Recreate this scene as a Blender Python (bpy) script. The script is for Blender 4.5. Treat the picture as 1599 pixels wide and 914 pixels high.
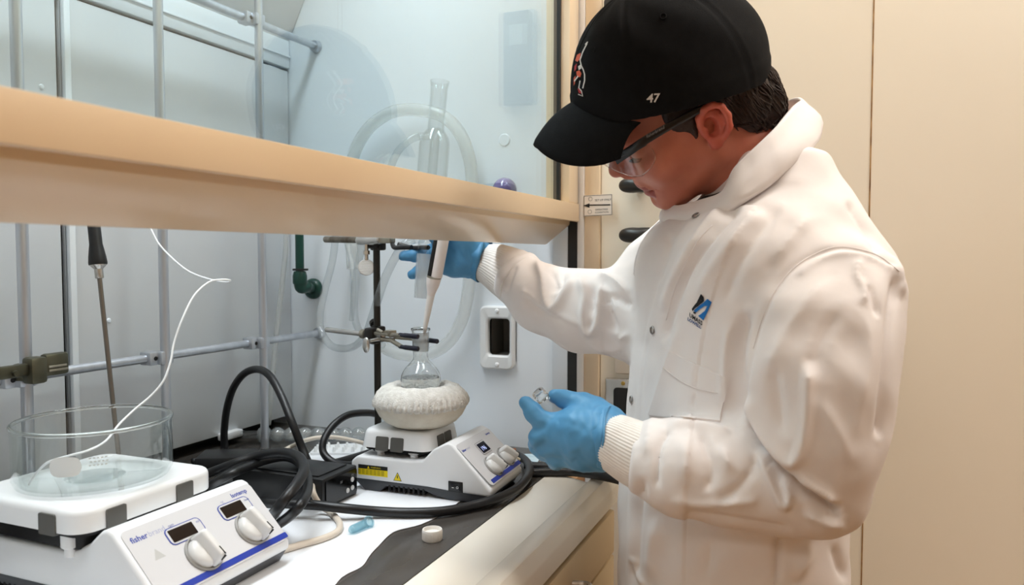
import bpy, bmesh, math, random
import numpy as np
from mathutils import Vector, Matrix
from mathutils.bvhtree import BVHTree

for _o in list(bpy.data.objects):
    bpy.data.objects.remove(_o, do_unlink=True)
SC = bpy.context.scene
COL = SC.collection
random.seed(7)
RNG = np.random.default_rng(7)

# ------------------------------------------------------------------ camera
W, H, F = 1599.0, 914.0, 1200.0
YAW, PIT, CZ = math.radians(22.6), math.radians(2.7), 1.292
ZC = CZ - 0.352                      # worktop height
cd = bpy.data.cameras.new('camera')
cam = bpy.data.objects.new('camera', cd)
COL.objects.link(cam)
cam.location = (0, 0, CZ)
cam.rotation_euler = (math.pi / 2 - PIT, 0, YAW)
cd.sensor_width = 36.0
cd.lens = F / W * 36.0
cd.clip_start = 0.02
cd.dof.use_dof = True
cd.dof.focus_distance = 1.05
cd.dof.aperture_fstop = 7.0
SC.camera = cam

# ------------------------------------------------------------------ light
SC.view_settings.view_transform = 'Standard'
SC.view_settings.look = 'None'
SC.view_settings.gamma = 1.0
SC.view_settings.use_curve_mapping = False
SC.view_settings.exposure = 0.0
try:
    SC.cycles.use_denoising = True
    SC.cycles.max_bounces = 14
    SC.cycles.transparent_max_bounces = 16
    SC.cycles.transmission_bounces = 12
    SC.cycles.glossy_bounces = 6
    SC.cycles.diffuse_bounces = 5
    SC.cycles.caustics_reflective = False
    SC.cycles.sample_clamp_indirect = 6.0
except Exception:
    pass
wd = bpy.data.worlds.new('world')
SC.world = wd
wd.use_nodes = True
wd.node_tree.nodes['Background'].inputs[0].default_value = (1.0, 0.93, 0.85, 1)
wd.node_tree.nodes['Background'].inputs[1].default_value = 0.25


def area(name, loc, rot, sx, sy, power, col):
    l = bpy.data.lights.new(name, 'AREA')
    l.shape = 'RECTANGLE'
    l.size, l.size_y, l.energy, l.color = sx, sy, power, col
    o = bpy.data.objects.new(name, l)
    o.location, o.rotation_euler = loc, rot
    COL.objects.link(o)
    return o


ROOM_Z = 2.7
area('hood_lamp_light', (-0.80, 0.62, 2.26), (0, 0, 0), 0.30, 1.2, 16.0, (0.90, 0.96, 1.0)).data.spread = math.radians(130)
area('ceiling_light_over_person', (0.25, 1.0, ROOM_Z - 0.06), (0, 0, 0), 0.9, 0.36, 14.3, (1.0, 0.98, 0.95))
area('fill_light_room', (1.3, 0.85, ROOM_Z - 0.06), (0, 0, 0), 0.6, 0.7, 15.0, (1.0, 0.97, 0.93))  # added fill that lifts the ambient level of the room
area('fill_light_far', (-0.35, -1.5, ROOM_Z - 0.06), (0, 0, 0), 1.2, 0.6, 16.0, (1.0, 0.93, 0.86))  # added fill for the surfaces that face the camera

# ------------------------------------------------------------------ picture ray -> place in the room
_c, _s = math.cos(YAW), math.sin(YAW)
FW = np.array([-_s * math.cos(PIT), _c * math.cos(PIT), -math.sin(PIT)])
RT = np.array([_c, _s, 0.0])
UP = np.cross(RT, FW)
CAM = np.array([0, 0, CZ])
FH = np.array([-_s, _c, 0.0])


def ray(px, py):
    return FW + RT * ((px - W / 2) / F) - UP * ((py - H / 2) / F)


def pd(px, py, d):
    return CAM + ray(px, py) * d


def pz(px, py, z):
    r = ray(px, py)
    return CAM + r * ((z - CZ) / r[2])


def pyy(px, py, y):
    r = ray(px, py)
    return CAM + r * (y / r[1])


def pxx(px, py, x):
    r = ray(px, py)
    return CAM + r * (x / r[0])


def proj(P):
    q = np.asarray(P, float) - CAM
    d = q @ FW
    return W / 2 + F * (q @ RT) / d, H / 2 - F * (q @ UP) / d


# ------------------------------------------------------------------ materials
def lin(h):
    if isinstance(h, str):
        h = h.lstrip('#')
        c = [int(h[i:i + 2], 16) / 255 for i in (0, 2, 4)]
    else:
        c = [v / 255 for v in h]
    return tuple((v / 12.92 if v <= 0.04045 else ((v + 0.055) / 1.055) ** 2.4) for v in c)


MATS = {}


def pm(name, c, rough=0.5, metal=0.0, c2=None, ns=8.0, amt=0.5, bump=0.0, bs=200.0, spec=0.5, coat=0.0, sss=0.0, ssc=None,
       sheen=0.0, trans=0.0, ior=1.45, stretch=None, emit=None, es=0.0, bdist=0.001):
    if name in MATS:
        return MATS[name]
    m = bpy.data.materials.new(name)
    m.use_nodes = True
    nt = m.node_tree
    b = nt.nodes['Principled BSDF']
    tc = nt.nodes.new('ShaderNodeTexCoord')
    src = tc.outputs['Object']
    if stretch:
        mp = nt.nodes.new('ShaderNodeMapping')
        mp.inputs['Scale'].default_value = stretch
        nt.links.new(src, mp.inputs['Vector'])
        src = mp.outputs['Vector']
    n = nt.nodes.new('ShaderNodeTexNoise')
    n.inputs['Scale'].default_value = ns
    n.inputs['Detail'].default_value = 4
    nt.links.new(src, n.inputs['Vector'])
    mx = nt.nodes.new('ShaderNodeMix')
    mx.data_type = 'RGBA'
    c = lin(c)
    c2 = lin(c2) if c2 else tuple(v * 0.93 for v in c)
    mx.inputs[6].default_value = (*c, 1)
    mx.inputs[7].default_value = (*c2, 1)
    mr = nt.nodes.new('ShaderNodeMapRange')
    mr.inputs[1].default_value = 0.5 - amt * 0.5
    mr.inputs[2].default_value = 0.5 + amt * 0.5
    nt.links.new(n.outputs[0], mr.inputs[0])
    nt.links.new(mr.outputs[0], mx.inputs[0])
    nt.links.new(mx.outputs[2], b.inputs['Base Color'])
    b.inputs['Roughness'].default_value = rough
    b.inputs['Metallic'].default_value = metal
    b.inputs['Specular IOR Level'].default_value = spec
    b.inputs['IOR'].default_value = ior
    if coat:
        b.inputs['Coat Weight'].default_value = coat
        b.inputs['Coat Roughness'].default_value = 0.15
    if sss:
        b.inputs['Subsurface Weight'].default_value = sss
        b.inputs['Subsurface Radius'].default_value = ssc or (0.01, 0.004, 0.002)
        b.inputs['Subsurface Scale'].default_value = 0.6
    if sheen:
        b.inputs['Sheen Weight'].default_value = sheen
    if trans:
        b.inputs['Transmission Weight'].default_value = trans
    if emit:
        b.inputs['Emission Color'].default_value = (*lin(emit), 1)
        b.inputs['Emission Strength'].default_value = es
    if bump:
        n2 = nt.nodes.new('ShaderNodeTexNoise')
        n2.inputs['Scale'].default_value = bs
        n2.inputs['Detail'].default_value = 3
        nt.links.new(src, n2.inputs['Vector'])
        bp = nt.nodes.new('ShaderNodeBump')
        bp.inputs['Strength'].default_value = bump
        bp.inputs['Distance'].default_value = bdist
        nt.links.new(n2.outputs[0], bp.inputs['Height'])
        nt.links.new(bp.outputs[0], b.inputs['Normal'])
    MATS[name] = m
    return m


def thin_glass(name, tint, rough=0.0, ior=1.45, diffuse=0.0, edge=None, refl=(1, 1, 1)):
    """thin clear sheet or tube wall: Fresnel reflection over a tinted see-through body, a little milky if asked"""
    if name in MATS:
        return MATS[name]
    m = bpy.data.materials.new(name)
    m.use_nodes = True
    nt = m.node_tree
    nt.nodes.remove(nt.nodes['Principled BSDF'])
    out = nt.nodes['Material Output']
    tr = nt.nodes.new('ShaderNodeBsdfTransparent')
    gl = nt.nodes.new('ShaderNodeBsdfGlossy')
    gl.inputs['Roughness'].default_value = rough
    gl.inputs['Color'].default_value = (*refl, 1)
    fr = nt.nodes.new('ShaderNodeFresnel')
    # a thin wall reflects alike on its two faces: the inner face meets air outside, so its index ratio is turned over
    geo = nt.nodes.new('ShaderNodeNewGeometry')
    iv = nt.nodes.new('ShaderNodeMix')
    iv.inputs[2].default_value = ior
    iv.inputs[3].default_value = 1.0 / ior
    nt.links.new(geo.outputs['Backfacing'], iv.inputs[0])
    nt.links.new(iv.outputs[0], fr.inputs['IOR'])
    mx = nt.nodes.new('ShaderNodeMixShader')
    nt.links.new(fr.outputs[0], mx.inputs[0])
    body = tr.outputs[0]
    nz = nt.nodes.new('ShaderNodeTexNoise')
    nz.inputs['Scale'].default_value = 30
    cm = nt.nodes.new('ShaderNodeMix')
    cm.data_type = 'RGBA'
    cm.inputs[6].default_value = (*tint, 1)
    cm.inputs[7].default_value = (*[v * 0.985 for v in tint], 1)
    nt.links.new(nz.outputs[0], cm.inputs[0])
    nt.links.new(cm.outputs[2], tr.inputs['Color'])
    if diffuse:
        df = nt.nodes.new('ShaderNodeBsdfDiffuse')
        df.inputs['Color'].default_value = (0.86, 0.88, 0.88, 1)
        tl = nt.nodes.new('ShaderNodeBsdfTranslucent')
        tl.inputs['Color'].default_value = (0.86, 0.88, 0.88, 1)
        a = nt.nodes.new('ShaderNodeMixShader')
        a.inputs[0].default_value = 0.5
        nt.links.new(df.outputs[0], a.inputs[1])
        nt.links.new(tl.outputs[0], a.inputs[2])
        m2 = nt.nodes.new('ShaderNodeMixShader')
        m2.inputs[0].default_value = diffuse
        nt.links.new(body, m2.inputs[1])
        nt.links.new(a.outputs[0], m2.inputs[2])
        body = m2.outputs[0]
    if edge:
        # longer path through the wall at the rim of a tube: the glass tint there is deeper
        lw = nt.nodes.new('ShaderNodeLayerWeight')
        lw.inputs['Blend'].default_value = 0.25
        t2 = nt.nodes.new('ShaderNodeBsdfTransparent')
        t2.inputs['Color'].default_value = (*edge, 1)
        m3 = nt.nodes.new('ShaderNodeMixShader')
        nt.links.new(lw.outputs['Facing'], m3.inputs[0])
        nt.links.new(body, m3.inputs[1])
        nt.links.new(t2.outputs[0], m3.inputs[2])
        body = m3.outputs[0]
    nt.links.new(body, mx.inputs[1])
    nt.links.new(gl.outputs[0], mx.inputs[2])
    nt.links.new(mx.outputs[0], out.inputs['Surface'])
    MATS[name] = m
    return m


def solid_glass(name, tint=(0.994, 0.998, 0.998), rough=0.0, ior=1.46):
    if name in MATS:
        return MATS[name]
    m = bpy.data.materials.new(name)
    m.use_nodes = True
    nt = m.node_tree
    nt.nodes.remove(nt.nodes['Principled BSDF'])
    g = nt.nodes.new('ShaderNodeBsdfGlass')
    g.inputs['Color'].default_value = (*tint, 1)
    g.inputs['Roughness'].default_value = rough
    g.inputs['IOR'].default_value = ior
    nt.links.new(g.outputs[0], nt.nodes['Material Output'].inputs['Surface'])
    MATS[name] = m
    return m


# ------------------------------------------------------------------ object helpers
ORG = {}


def link(name, me, mat, parent, loc):
    o = bpy.data.objects.new(name, me)
    COL.objects.link(o)
    base = ORG[parent.name] if parent else np.zeros(3)
    loc = np.asarray(base if (loc is None and parent) else (loc if loc is not None else np.zeros(3)), float)
    o.location = tuple(loc - base)
    if parent:
        o.parent = parent
    ORG[o.name] = loc
    for mm in (mat if isinstance(mat, (list, tuple)) else [mat]):
        me.materials.append(mm)
    return o


def obj(name, g, mat, parent=None, loc=None, smooth=True, angle=40, M=None):
    """g: a Geo or (verts, faces); verts are in the room (or in M's frame); origin goes to loc or the parent's"""
    if isinstance(g, Geo):
        V, Fc, mi = np.array(g.v, float).reshape(-1, 3), g.f, g.mi
    else:
        V, Fc = np.asarray(g[0], float), g[1]
        mi = None
    if M is not None:
        V = V @ np.array(M.to_3x3()).T + np.array(M.translation)
    if loc is None and parent is None:
        loc = np.array([(V[:, 0].min() + V[:, 0].max()) / 2, (V[:, 1].min() + V[:, 1].max()) / 2, V[:, 2].min()])
    base = np.asarray(loc if loc is not None else ORG[parent.name], float)
    me = bpy.data.meshes.new(name)
    me.from_pydata((V - base).tolist(), [], [list(map(int, f)) for f in Fc] if not isinstance(Fc, np.ndarray) else Fc.tolist())
    if mi is not None and len(mi) == len(me.polygons) and any(mi):
        me.polygons.foreach_set('material_index', mi)
    me.update()
    o = link(name, me, mat, parent, base)
    if smooth:
        me.polygons.foreach_set('use_smooth', [True] * len(me.polygons))
        if angle:
            me.set_sharp_from_angle(angle=math.radians(angle))
    return o


def empty(name, loc):
    o = bpy.data.objects.new(name, None)
    COL.objects.link(o)
    o.location = tuple(loc)
    o.empty_display_size = 0.05
    ORG[o.name] = np.asarray(loc, float)
    return o


def tag(o, label=None, cat=None, group=None, kind=None):
    if label:
        o['label'] = label
    if cat:
        o['category'] = cat
    if group:
        o['group'] = group
    if kind:
        o['kind'] = kind
    return o


def lab(o, label):
    o['label'] = label
    return o


def frame_m(x, y, z, c):
    x, y, z = [np.asarray(v, float) for v in (x, y, z)]
    return Matrix(((x[0], y[0], z[0], c[0]), (x[1], y[1], z[1], c[1]), (x[2], y[2], z[2], c[2]), (0, 0, 0, 1)))


def copy_tree(o, parent=None):
    c = o.copy()
    COL.objects.link(c)
    if parent:
        c.parent = parent
        if 'category' in c:
            del c['category']
    for ch in list(o.children):
        copy_tree(ch, c)
    return c


class Geo:
    def __init__(self):
        self.v, self.f, self.mi = [], [], []

    def add(self, V, Fc, mi=0):
        n = len(self.v)
        self.v += [tuple(map(float, p)) for p in V]
        self.f += [[int(i) + n for i in f] for f in Fc]
        self.mi += [mi] * len(Fc)
        return self

    def bm(self, b, mi=0, M=None):
        b.verts.index_update()
        V = [v.co.copy() for v in b.verts]
        if M is not None:
            V = [M @ v for v in V]
        self.add(V, [[v.index for v in f.verts] for f in b.faces], mi)
        b.free()
        return self

    def box(self, lo, hi, bev=0.0, seg=2, mi=0, M=None):
        b = bmesh.new()
        bmesh.ops.create_cube(b, size=1)
        lo, hi = np.minimum(lo, hi), np.maximum(lo, hi)
        for v in b.verts:
            v.co = Vector([lo[i] + (v.co[i] + 0.5) * (hi[i] - lo[i]) for i in range(3)])
        if bev:
            bmesh.ops.bevel(b, geom=list(b.edges), offset=bev, segments=seg, affect='EDGES', profile=0.5)
        return self.bm(b, mi, M)

    def rbox(self, lo, hi, r, bev=0.0, axis=2, seg=6, mi=0, M=None):
        """box whose edges along one axis are rounded with radius r, the rest with bev"""
        b = bmesh.new()
        bmesh.ops.create_cube(b, size=1)
        for v in b.verts:
            v.co = Vector([lo[i] + (v.co[i] + 0.5) * (hi[i] - lo[i]) for i in range(3)])
        ed = [e for e in b.edges if abs((e.verts[0].co - e.verts[1].co)[axis]) > 1e-9]
        bmesh.ops.bevel(b, geom=ed, offset=r, segments=seg, affect='EDGES', profile=0.5)
        if bev:
            b.normal_update()
            ed = [e for e in b.edges if len(e.link_faces) == 2 and e.calc_face_angle(0) > 1.0]
            bmesh.ops.bevel(b, geom=ed, offset=bev, segments=3, affect='EDGES', profile=0.5)
        return self.bm(b, mi, M)

    def prism(self, poly, a, b_, axis=1, bev=0.0, mi=0, M=None, seg=2):
        """polygon in the two other axes, swept from a to b_ along axis"""
        b = bmesh.new()
        ax = [i for i in range(3) if i != axis]
        vs = []
        for p in poly:
            q = [0, 0, 0]
            q[ax[0]], q[ax[1]], q[axis] = p[0], p[1], a
            vs.append(b.verts.new(q))
        f = b.faces.new(vs)
        r = bmesh.ops.extrude_face_region(b, geom=[f])
        for v in r['geom']:
            if isinstance(v, bmesh.types.BMVert):
                v.co[axis] = b_
        bmesh.ops.recalc_face_normals(b, faces=list(b.faces))
        if bev:
            b.normal_update()
            ed = [e for e in b.edges if len(e.link_faces) == 2 and e.calc_face_angle(0) > 0.5]
            bmesh.ops.bevel(b, geom=ed, offset=bev, segments=seg, affect='EDGES', profile=0.5, clamp_overlap=True)
        return self.bm(b, mi, M)

    def tube(self, pts, r, seg=12, mi=0, cap=True, closed=False, sq=None):
        V, Fc = sweep(pts, r, seg, cap, closed, sq)
        return self.add(V, Fc, mi)

    def lathe(self, prof, c=(0, 0, 0), axis=(0, 0, 1), seg=40, mi=0, closed=False):
        """prof: (radius, height) pairs along axis from c"""
        ax = np.asarray(axis, float)
        ax /= np.linalg.norm(ax)
        t = np.array([1, 0, 0]) if abs(ax[0]) < 0.9 else np.array([0, 1, 0])
        u = np.cross(t, ax)
        u /= np.linalg.norm(u)
        w = np.cross(ax, u)
        V, n = [], len(prof)
        for (r, h) in prof:
            for k in range(seg):
                a = 2 * math.pi * k / seg
                V.append(np.asarray(c) + ax * h + (u * math.cos(a) + w * math.sin(a)) * max(r, 1e-5))
        Fc = []
        m = n if closed else n - 1
        for i in range(m):
            i2 = (i + 1) % n
            for k in range(seg):
                k2 = (k + 1) % seg
                Fc.append([i * seg + k, i * seg + k2, i2 * seg + k2, i2 * seg + k])
        if not closed:
            if prof[0][0] > 1e-4:
                Fc.append([k for k in range(seg)][::-1])
            if prof[-1][0] > 1e-4:
                Fc.append([(n - 1) * seg + k for k in range(seg)])
        return self.add(V, Fc, mi)

    def ball(self, c, r, R=None, u=20, v=12, mi=0):
        r = np.broadcast_to(np.asarray(r, float), 3)
        V, Fc = [], []
        for i in range(v + 1):
            th = math.pi * i / v
            for k in range(u):
                a = 2 * math.pi * k / u
                q = np.array([math.sin(th) * math.cos(a), math.sin(th) * math.sin(a), math.cos(th)]) * r
                if R is not None:
                    q = R @ q
                V.append(np.asarray(c) + q)
        for i in range(v):
            for k in range(u):
                k2 = (k + 1) % u
                Fc.append([i * u + k, (i + 1) * u + k, (i + 1) * u + k2, i * u + k2])
        return self.add(V, Fc, mi)

    def quad(self, a, b, c, d, mi=0):
        return self.add([a, b, c, d], [[0, 1, 2, 3]], mi)


def spline(pts, n=8, closed=False):
    """Catmull-Rom through pts (any dimension)"""
    P = np.asarray(pts, float)
    m = len(P)
    out = []
    rng = range(m if closed else m - 1)
    for i in rng:
        if closed:
            p0, p1, p2, p3 = P[(i - 1) % m], P[i], P[(i + 1) % m], P[(i + 2) % m]
        else:
            p0, p1, p2, p3 = P[max(i - 1, 0)], P[i], P[i + 1], P[min(i + 2, m - 1)]
        for k in range(n):
            t = k / n
            out.append(0.5 * ((2 * p1) + (-p0 + p2) * t + (2 * p0 - 5 * p1 + 4 * p2 - p3) * t * t + (-p0 + 3 * p1 - 3 * p2 + p3) * t ** 3))
    if not closed:
        out.append(P[-1])
    return np.array(out)


def sweep(pts, r, seg=12, cap=True, closed=False, sq=None):
    P = np.asarray(pts, float)
    n = len(P)
    rr = np.broadcast_to(np.asarray(r, float), n) if np.ndim(r) <= 1 else np.asarray(r)
    T = np.zeros_like(P)
    T[1:-1] = P[2:] - P[:-2]
    T[0], T[-1] = P[1] - P[0], P[-1] - P[-2]
    if closed:
        T[0] = T[-1] = P[1] - P[-1]
    T /= np.linalg.norm(T, axis=1)[:, None] + 1e-12
    u = np.cross(T[0], [0, 0, 1.0])
    if np.linalg.norm(u) < 1e-3:
        u = np.cross(T[0], [1.0, 0, 0])
    u /= np.linalg.norm(u)
    V = []
    for i in range(n):
        u = u - T[i] * (u @ T[i])
        u /= np.linalg.norm(u)
        w = np.cross(T[i], u)
        for k in range(seg):
            a = 2 * math.pi * k / seg
            ca, sa = math.cos(a), math.sin(a)
            if sq:
                V.append(P[i] + u * ca * sq[0] * rr[i] + w * sa * sq[1] * rr[i])
            else:
                V.append(P[i] + (u * ca + w * sa) * rr[i])
    Fc = []
    for i in range(n if closed else n - 1):
        i2 = (i + 1) % n
        for k in range(seg):
            k2 = (k + 1) % seg
            Fc.append([i * seg + k, i * seg + k2, i2 * seg + k2, i2 * seg + k])
    if cap and not closed:
        Fc.append([k for k in range(seg)][::-1])
        Fc.append([(n - 1) * seg + k for k in range(seg)])
    return V, Fc


def text_geo(s, size, o, xd, yd, off=0.0, ext=0.0, align='LEFT', mirror=False, bold=0.0):
    """flat lettering laid on the plane through o"""
    cu = bpy.data.curves.new('lettering', 'FONT')
    cu.body = s
    cu.size = size
    cu.align_x = align
    cu.offset = bold
    cu.resolution_u = 2
    t = bpy.data.objects.new('lettering', cu)
    COL.objects.link(t)
    dg = bpy.context.evaluated_depsgraph_get()
    me = bpy.data.meshes.new_from_object(t.evaluated_get(dg))
    V = np.array([v.co[:] for v in me.vertices]).reshape(-1, 3)
    Fc = [list(p.vertices) for p in me.polygons]
    bpy.data.objects.remove(t, do_unlink=True)
    bpy.data.curves.remove(cu)
    bpy.data.meshes.remove(me)
    xd, yd = np.asarray(xd, float), np.asarray(yd, float)
    xd = xd / np.linalg.norm(xd)
    yd = yd / np.linalg.norm(yd)
    nrm = np.cross(xd, yd)
    if len(V) == 0:
        return np.zeros((0, 3)), []
    P = np.asarray(o) + V[:, :1] * xd + V[:, 1:2] * yd + nrm * off
    return P, Fc


# ------------------------------------------------------------------ implicit surfaces
def nets(Fv, xs, ys, zs):
    S = Fv < 0
    nx, ny, nz = Fv.shape
    cnt = np.zeros((nx - 1, ny - 1, nz - 1), np.int8)
    for a in (0, 1):
        for b in (0, 1):
            for c in (0, 1):
                cnt += S[a:nx - 1 + a, b:ny - 1 + b, c:nz - 1 + c]
    act = (cnt > 0) & (cnt < 8)
    ids = np.argwhere(act)
    idx = -np.ones(act.shape, np.int64)
    idx[act] = np.arange(len(ids))
    acc = np.zeros((len(ids), 3))
    num = np.zeros(len(ids))
    C = [(a, b, c) for a in (0, 1) for b in (0, 1) for c in (0, 1)]
    for p in C:
        for ax in range(3):
            if p[ax]:
                continue
            q = list(p)
            q[ax] = 1
            ia, ib = ids + np.array(p), ids + np.array(q)
            fa, fb = Fv[tuple(ia.T)], Fv[tuple(ib.T)]
            m = (fa < 0) != (fb < 0)
            t = np.where(m, fa / np.where(m, fa - fb, 1), 0)
            pa = np.stack([xs[ia[:, 0]], ys[ia[:, 1]], zs[ia[:, 2]]], 1)
            pb = np.stack([xs[ib[:, 0]], ys[ib[:, 1]], zs[ib[:, 2]]], 1)
            acc += np.where(m[:, None], pa + (pb - pa) * t[:, None], 0)
            num += m
    V = acc / num[:, None]
    Q = []
    for ax in range(3):
        sl0, sl1 = [slice(None)] * 3, [slice(None)] * 3
        sl0[ax], sl1[ax] = slice(0, -1), slice(1, None)
        A, B = S[tuple(sl0)], S[tuple(sl1)]
        e = np.argwhere(A != B)
        o1, o2 = [i for i in range(3) if i != ax]
        sh = Fv.shape
        ok = (e[:, o1] > 0) & (e[:, o1] < sh[o1] - 1) & (e[:, o2] > 0) & (e[:, o2] < sh[o2] - 1)
        e = e[ok]
        d1, d2 = np.zeros(3, int), np.zeros(3, int)
        d1[o1] = 1
        d2[o2] = 1
        q = np.stack([idx[tuple((e - d1 - d2).T)], idx[tuple((e - d2).T)], idx[tuple(e.T)], idx[tuple((e - d1).T)]], 1)
        ins = S[tuple(e.T)]
        if ax == 1:
            ins = ~ins
        q = np.where(ins[:, None], q, q[:, ::-1])
        Q.append(q)
    return V, np.concatenate(Q)


def vsmooth(V, Q, it=2, k=0.5):
    E = np.concatenate([Q[:, [0, 1]], Q[:, [1, 2]], Q[:, [2, 3]], Q[:, [3, 0]]])
    E = np.concatenate([E, E[:, ::-1]])
    deg = np.bincount(E[:, 0], minlength=len(V))[:, None]
    for _ in range(it):
        A = np.stack([np.bincount(E[:, 0], weights=V[E[:, 1], c], minlength=len(V)) for c in range(3)], 1) / np.maximum(deg, 1)
        V = V + (A - V) * k
    return V


def subdivide(V, Q):
    """split each quad in four"""
    E = np.sort(np.concatenate([Q[:, [0, 1]], Q[:, [1, 2]], Q[:, [2, 3]], Q[:, [3, 0]]]), axis=1)
    U, inv = np.unique(E[:, 0] * np.int64(len(V)) + E[:, 1], return_inverse=True)
    a, b = U // len(V), U % len(V)
    m = len(Q)
    e = inv.reshape(4, m) + len(V)
    c = np.arange(m) + len(V) + len(U)
    V2 = np.concatenate([V, (V[a] + V[b]) / 2, V[Q].mean(1)])
    Q2 = np.concatenate([np.stack([Q[:, k], e[k], c, e[(k + 3) % 4]], 1) for k in range(4)])
    return V2, Q2


def vnormals(V, Q):
    n = np.cross(V[Q[:, 2]] - V[Q[:, 0]], V[Q[:, 3]] - V[Q[:, 1]])
    N = np.zeros_like(V)
    for c in range(3):
        for k in range(4):
            N[:, c] += np.bincount(Q[:, k], weights=n[:, c], minlength=len(V))
    return N / (np.linalg.norm(N, axis=1)[:, None] + 1e-12)


def sm(a, b, k):
    h = np.maximum(k - np.abs(a - b), 0) / k
    return np.minimum(a, b) - h * h * k * 0.25


def smax(a, b, k):
    return -sm(-a, -b, k)


def rc(P, a, b, ra, rb):
    a, b = np.asarray(a, float), np.asarray(b, float)
    ba = b - a
    t = np.clip(((P - a) @ ba) / (ba @ ba + 1e-12), 0, 1)
    return np.linalg.norm(P - a - t[:, None] * ba, axis=1) - (ra + (rb - ra) * t)


def el(P, c, r, R=None):
    q = P - np.asarray(c)
    if R is not None:
        q = q @ R
    r = np.asarray(r, float)
    k0 = np.linalg.norm(q / r, axis=1)
    k1 = np.linalg.norm(q / (r * r), axis=1) + 1e-9
    return k0 * (k0 - 1) / k1


def grid_eval(fn, lo, hi, h):
    ax = [np.arange(lo[i], hi[i] + h, h) for i in range(3)] if np.ndim(h) == 0 else None
    xs, ys, zs = ax
    G = np.stack(np.meshgrid(xs, ys, zs, indexing='ij'), -1).reshape(-1, 3)
    out = np.empty(len(G))
    for s in range(0, len(G), 400000):
        out[s:s + 400000] = fn(G[s:s + 400000])
    return out.reshape(len(xs), len(ys), len(zs)), xs, ys, zs


def implicit(fn, lo, hi, h, smooth=1):
    Fv, xs, ys, zs = grid_eval(fn, lo, hi, h)
    V, Q = nets(Fv, xs, ys, zs)
    if smooth:
        V = vsmooth(V, Q, smooth)
    return V, Q

# ------------------------------------------------------------------ colours
M_wall = pm('cream_wall_paint', (248, 242, 227), 0.45, c2=(245, 238, 221), ns=3, bump=0.05, bs=60)
M_ceil = pm('ceiling_paint', (238, 234, 226), 0.8)
M_floor = pm('floor_vinyl', (158, 116, 76), 0.35, c2=(142, 100, 62), ns=14)
M_liner = pm('hood_liner', (208, 212, 216), 0.35, c2=(201, 206, 210), ns=5, spec=0.4)
M_liner2 = pm('hood_liner_pale', (232, 238, 243), 0.35, c2=(226, 233, 239), ns=5, spec=0.4)
M_dark = pm('dark_gap', (16, 16, 17), 0.7)
M_track = pm('track_black', (38, 37, 35), 0.4)
M_cream = pm('cream_enamel', (234, 214, 184), 0.3, c2=(231, 209, 178), ns=5, coat=0.3)
M_creamp = pm('cream_enamel_pale', (236, 226, 208), 0.35, c2=(231, 220, 200), ns=5, coat=0.2)
M_sill = pm('sill_enamel', (232, 226, 214), 0.22, c2=(226, 219, 205), ns=4, coat=0.4)
M_sillface = pm('sill_face', (224, 208, 178), 0.35, ns=4)
M_cab = pm('cabinet_laminate', (226, 204, 166), 0.4, c2=(220, 196, 156), ns=10, stretch=(1, 1, 0.1))
M_epoxy = pm('epoxy_worktop', (74, 70, 66), 0.22, c2=(62, 58, 54), ns=22, bump=0.04, bs=90)
M_white = pm('white_plastic', (232, 234, 235), 0.32, c2=(227, 229, 231), ns=6)
M_black = pm('black_rubber', (17, 17, 18), 0.45, c2=(24, 24, 25), ns=30, bump=0.08, bs=300)
M_alu = pm('aluminium_rod', (204, 208, 214), 0.3, metal=0.72, c2=(176, 181, 189), ns=18, stretch=(3, 3, 0.4), bump=0.05)
M_steel = pm('steel', (214, 212, 209), 0.26, metal=0.8, c2=(182, 180, 176), ns=30)
M_cast = pm('cast_zinc', (178, 172, 158), 0.4, metal=0.8, c2=(142, 136, 122), ns=45, bump=0.15, bs=120)
M_olive = pm('olive_steel', (104, 102, 86), 0.38, metal=0.85, c2=(84, 82, 68), ns=40)
M_rail = pm('rail_enamel', (227, 202, 167), 0.3, c2=(223, 196, 160), ns=5, coat=0.3)
M_sash = thin_glass('sash_glass', (0.90, 0.965, 0.975), ior=1.52, refl=(0.93, 0.96, 0.98))
M_screen = pm('display_black', (30, 22, 19), 0.12)

# ------------------------------------------------------------------ room
YD = 1.30


def room(name, lo, hi, m):
    o = obj(name, Geo().box(lo, hi), m, smooth=False)
    o['kind'] = 'structure'
    return o


room('floor', (-1.6, -2.4, -0.1), (2.8, 1.5, 0), M_floor)
room('ceiling', (-1.6, -2.4, ROOM_Z), (2.8, 1.5, ROOM_Z + 0.1), M_ceil)
room('wall_right', (-0.3725, YD, 0), (2.7, YD + 0.12, ROOM_Z), M_wall)
M_wall2 = pm('taupe_wall_paint', (206, 190, 170), 0.6, ns=3)
room('wall_front', (2.6, -2.3, 0), (2.7, YD, ROOM_Z), M_wall2)
room('wall_near', (-1.3, -2.4, 0), (2.7, -2.3, ROOM_Z), M_wall2)
room('wall_left', (-1.3, -2.3, 0), (-1.2, YD + 0.12, ROOM_Z), M_wall)
# joint between two wall panels, its filler chipped brown in places
g = Geo()
M_joint = pm('panel_joint', (196, 160, 108), 0.8, c2=(112, 78, 44), ns=26, amt=0.35)
g.box((0.0502, YD - 0.0008, 0.0), (0.0522, YD + 0.002, ROOM_Z))
o = obj('trim_1', g, M_joint, smooth=False)
o['kind'] = 'structure'
g = Geo().box((-0.37, YD - 0.012, 0), (2.6, YD, 0.1), 0.003)
o = obj('baseboard_right', g, pm('vinyl_base', (60, 52, 46), 0.5))
o['kind'] = 'structure'

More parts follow.
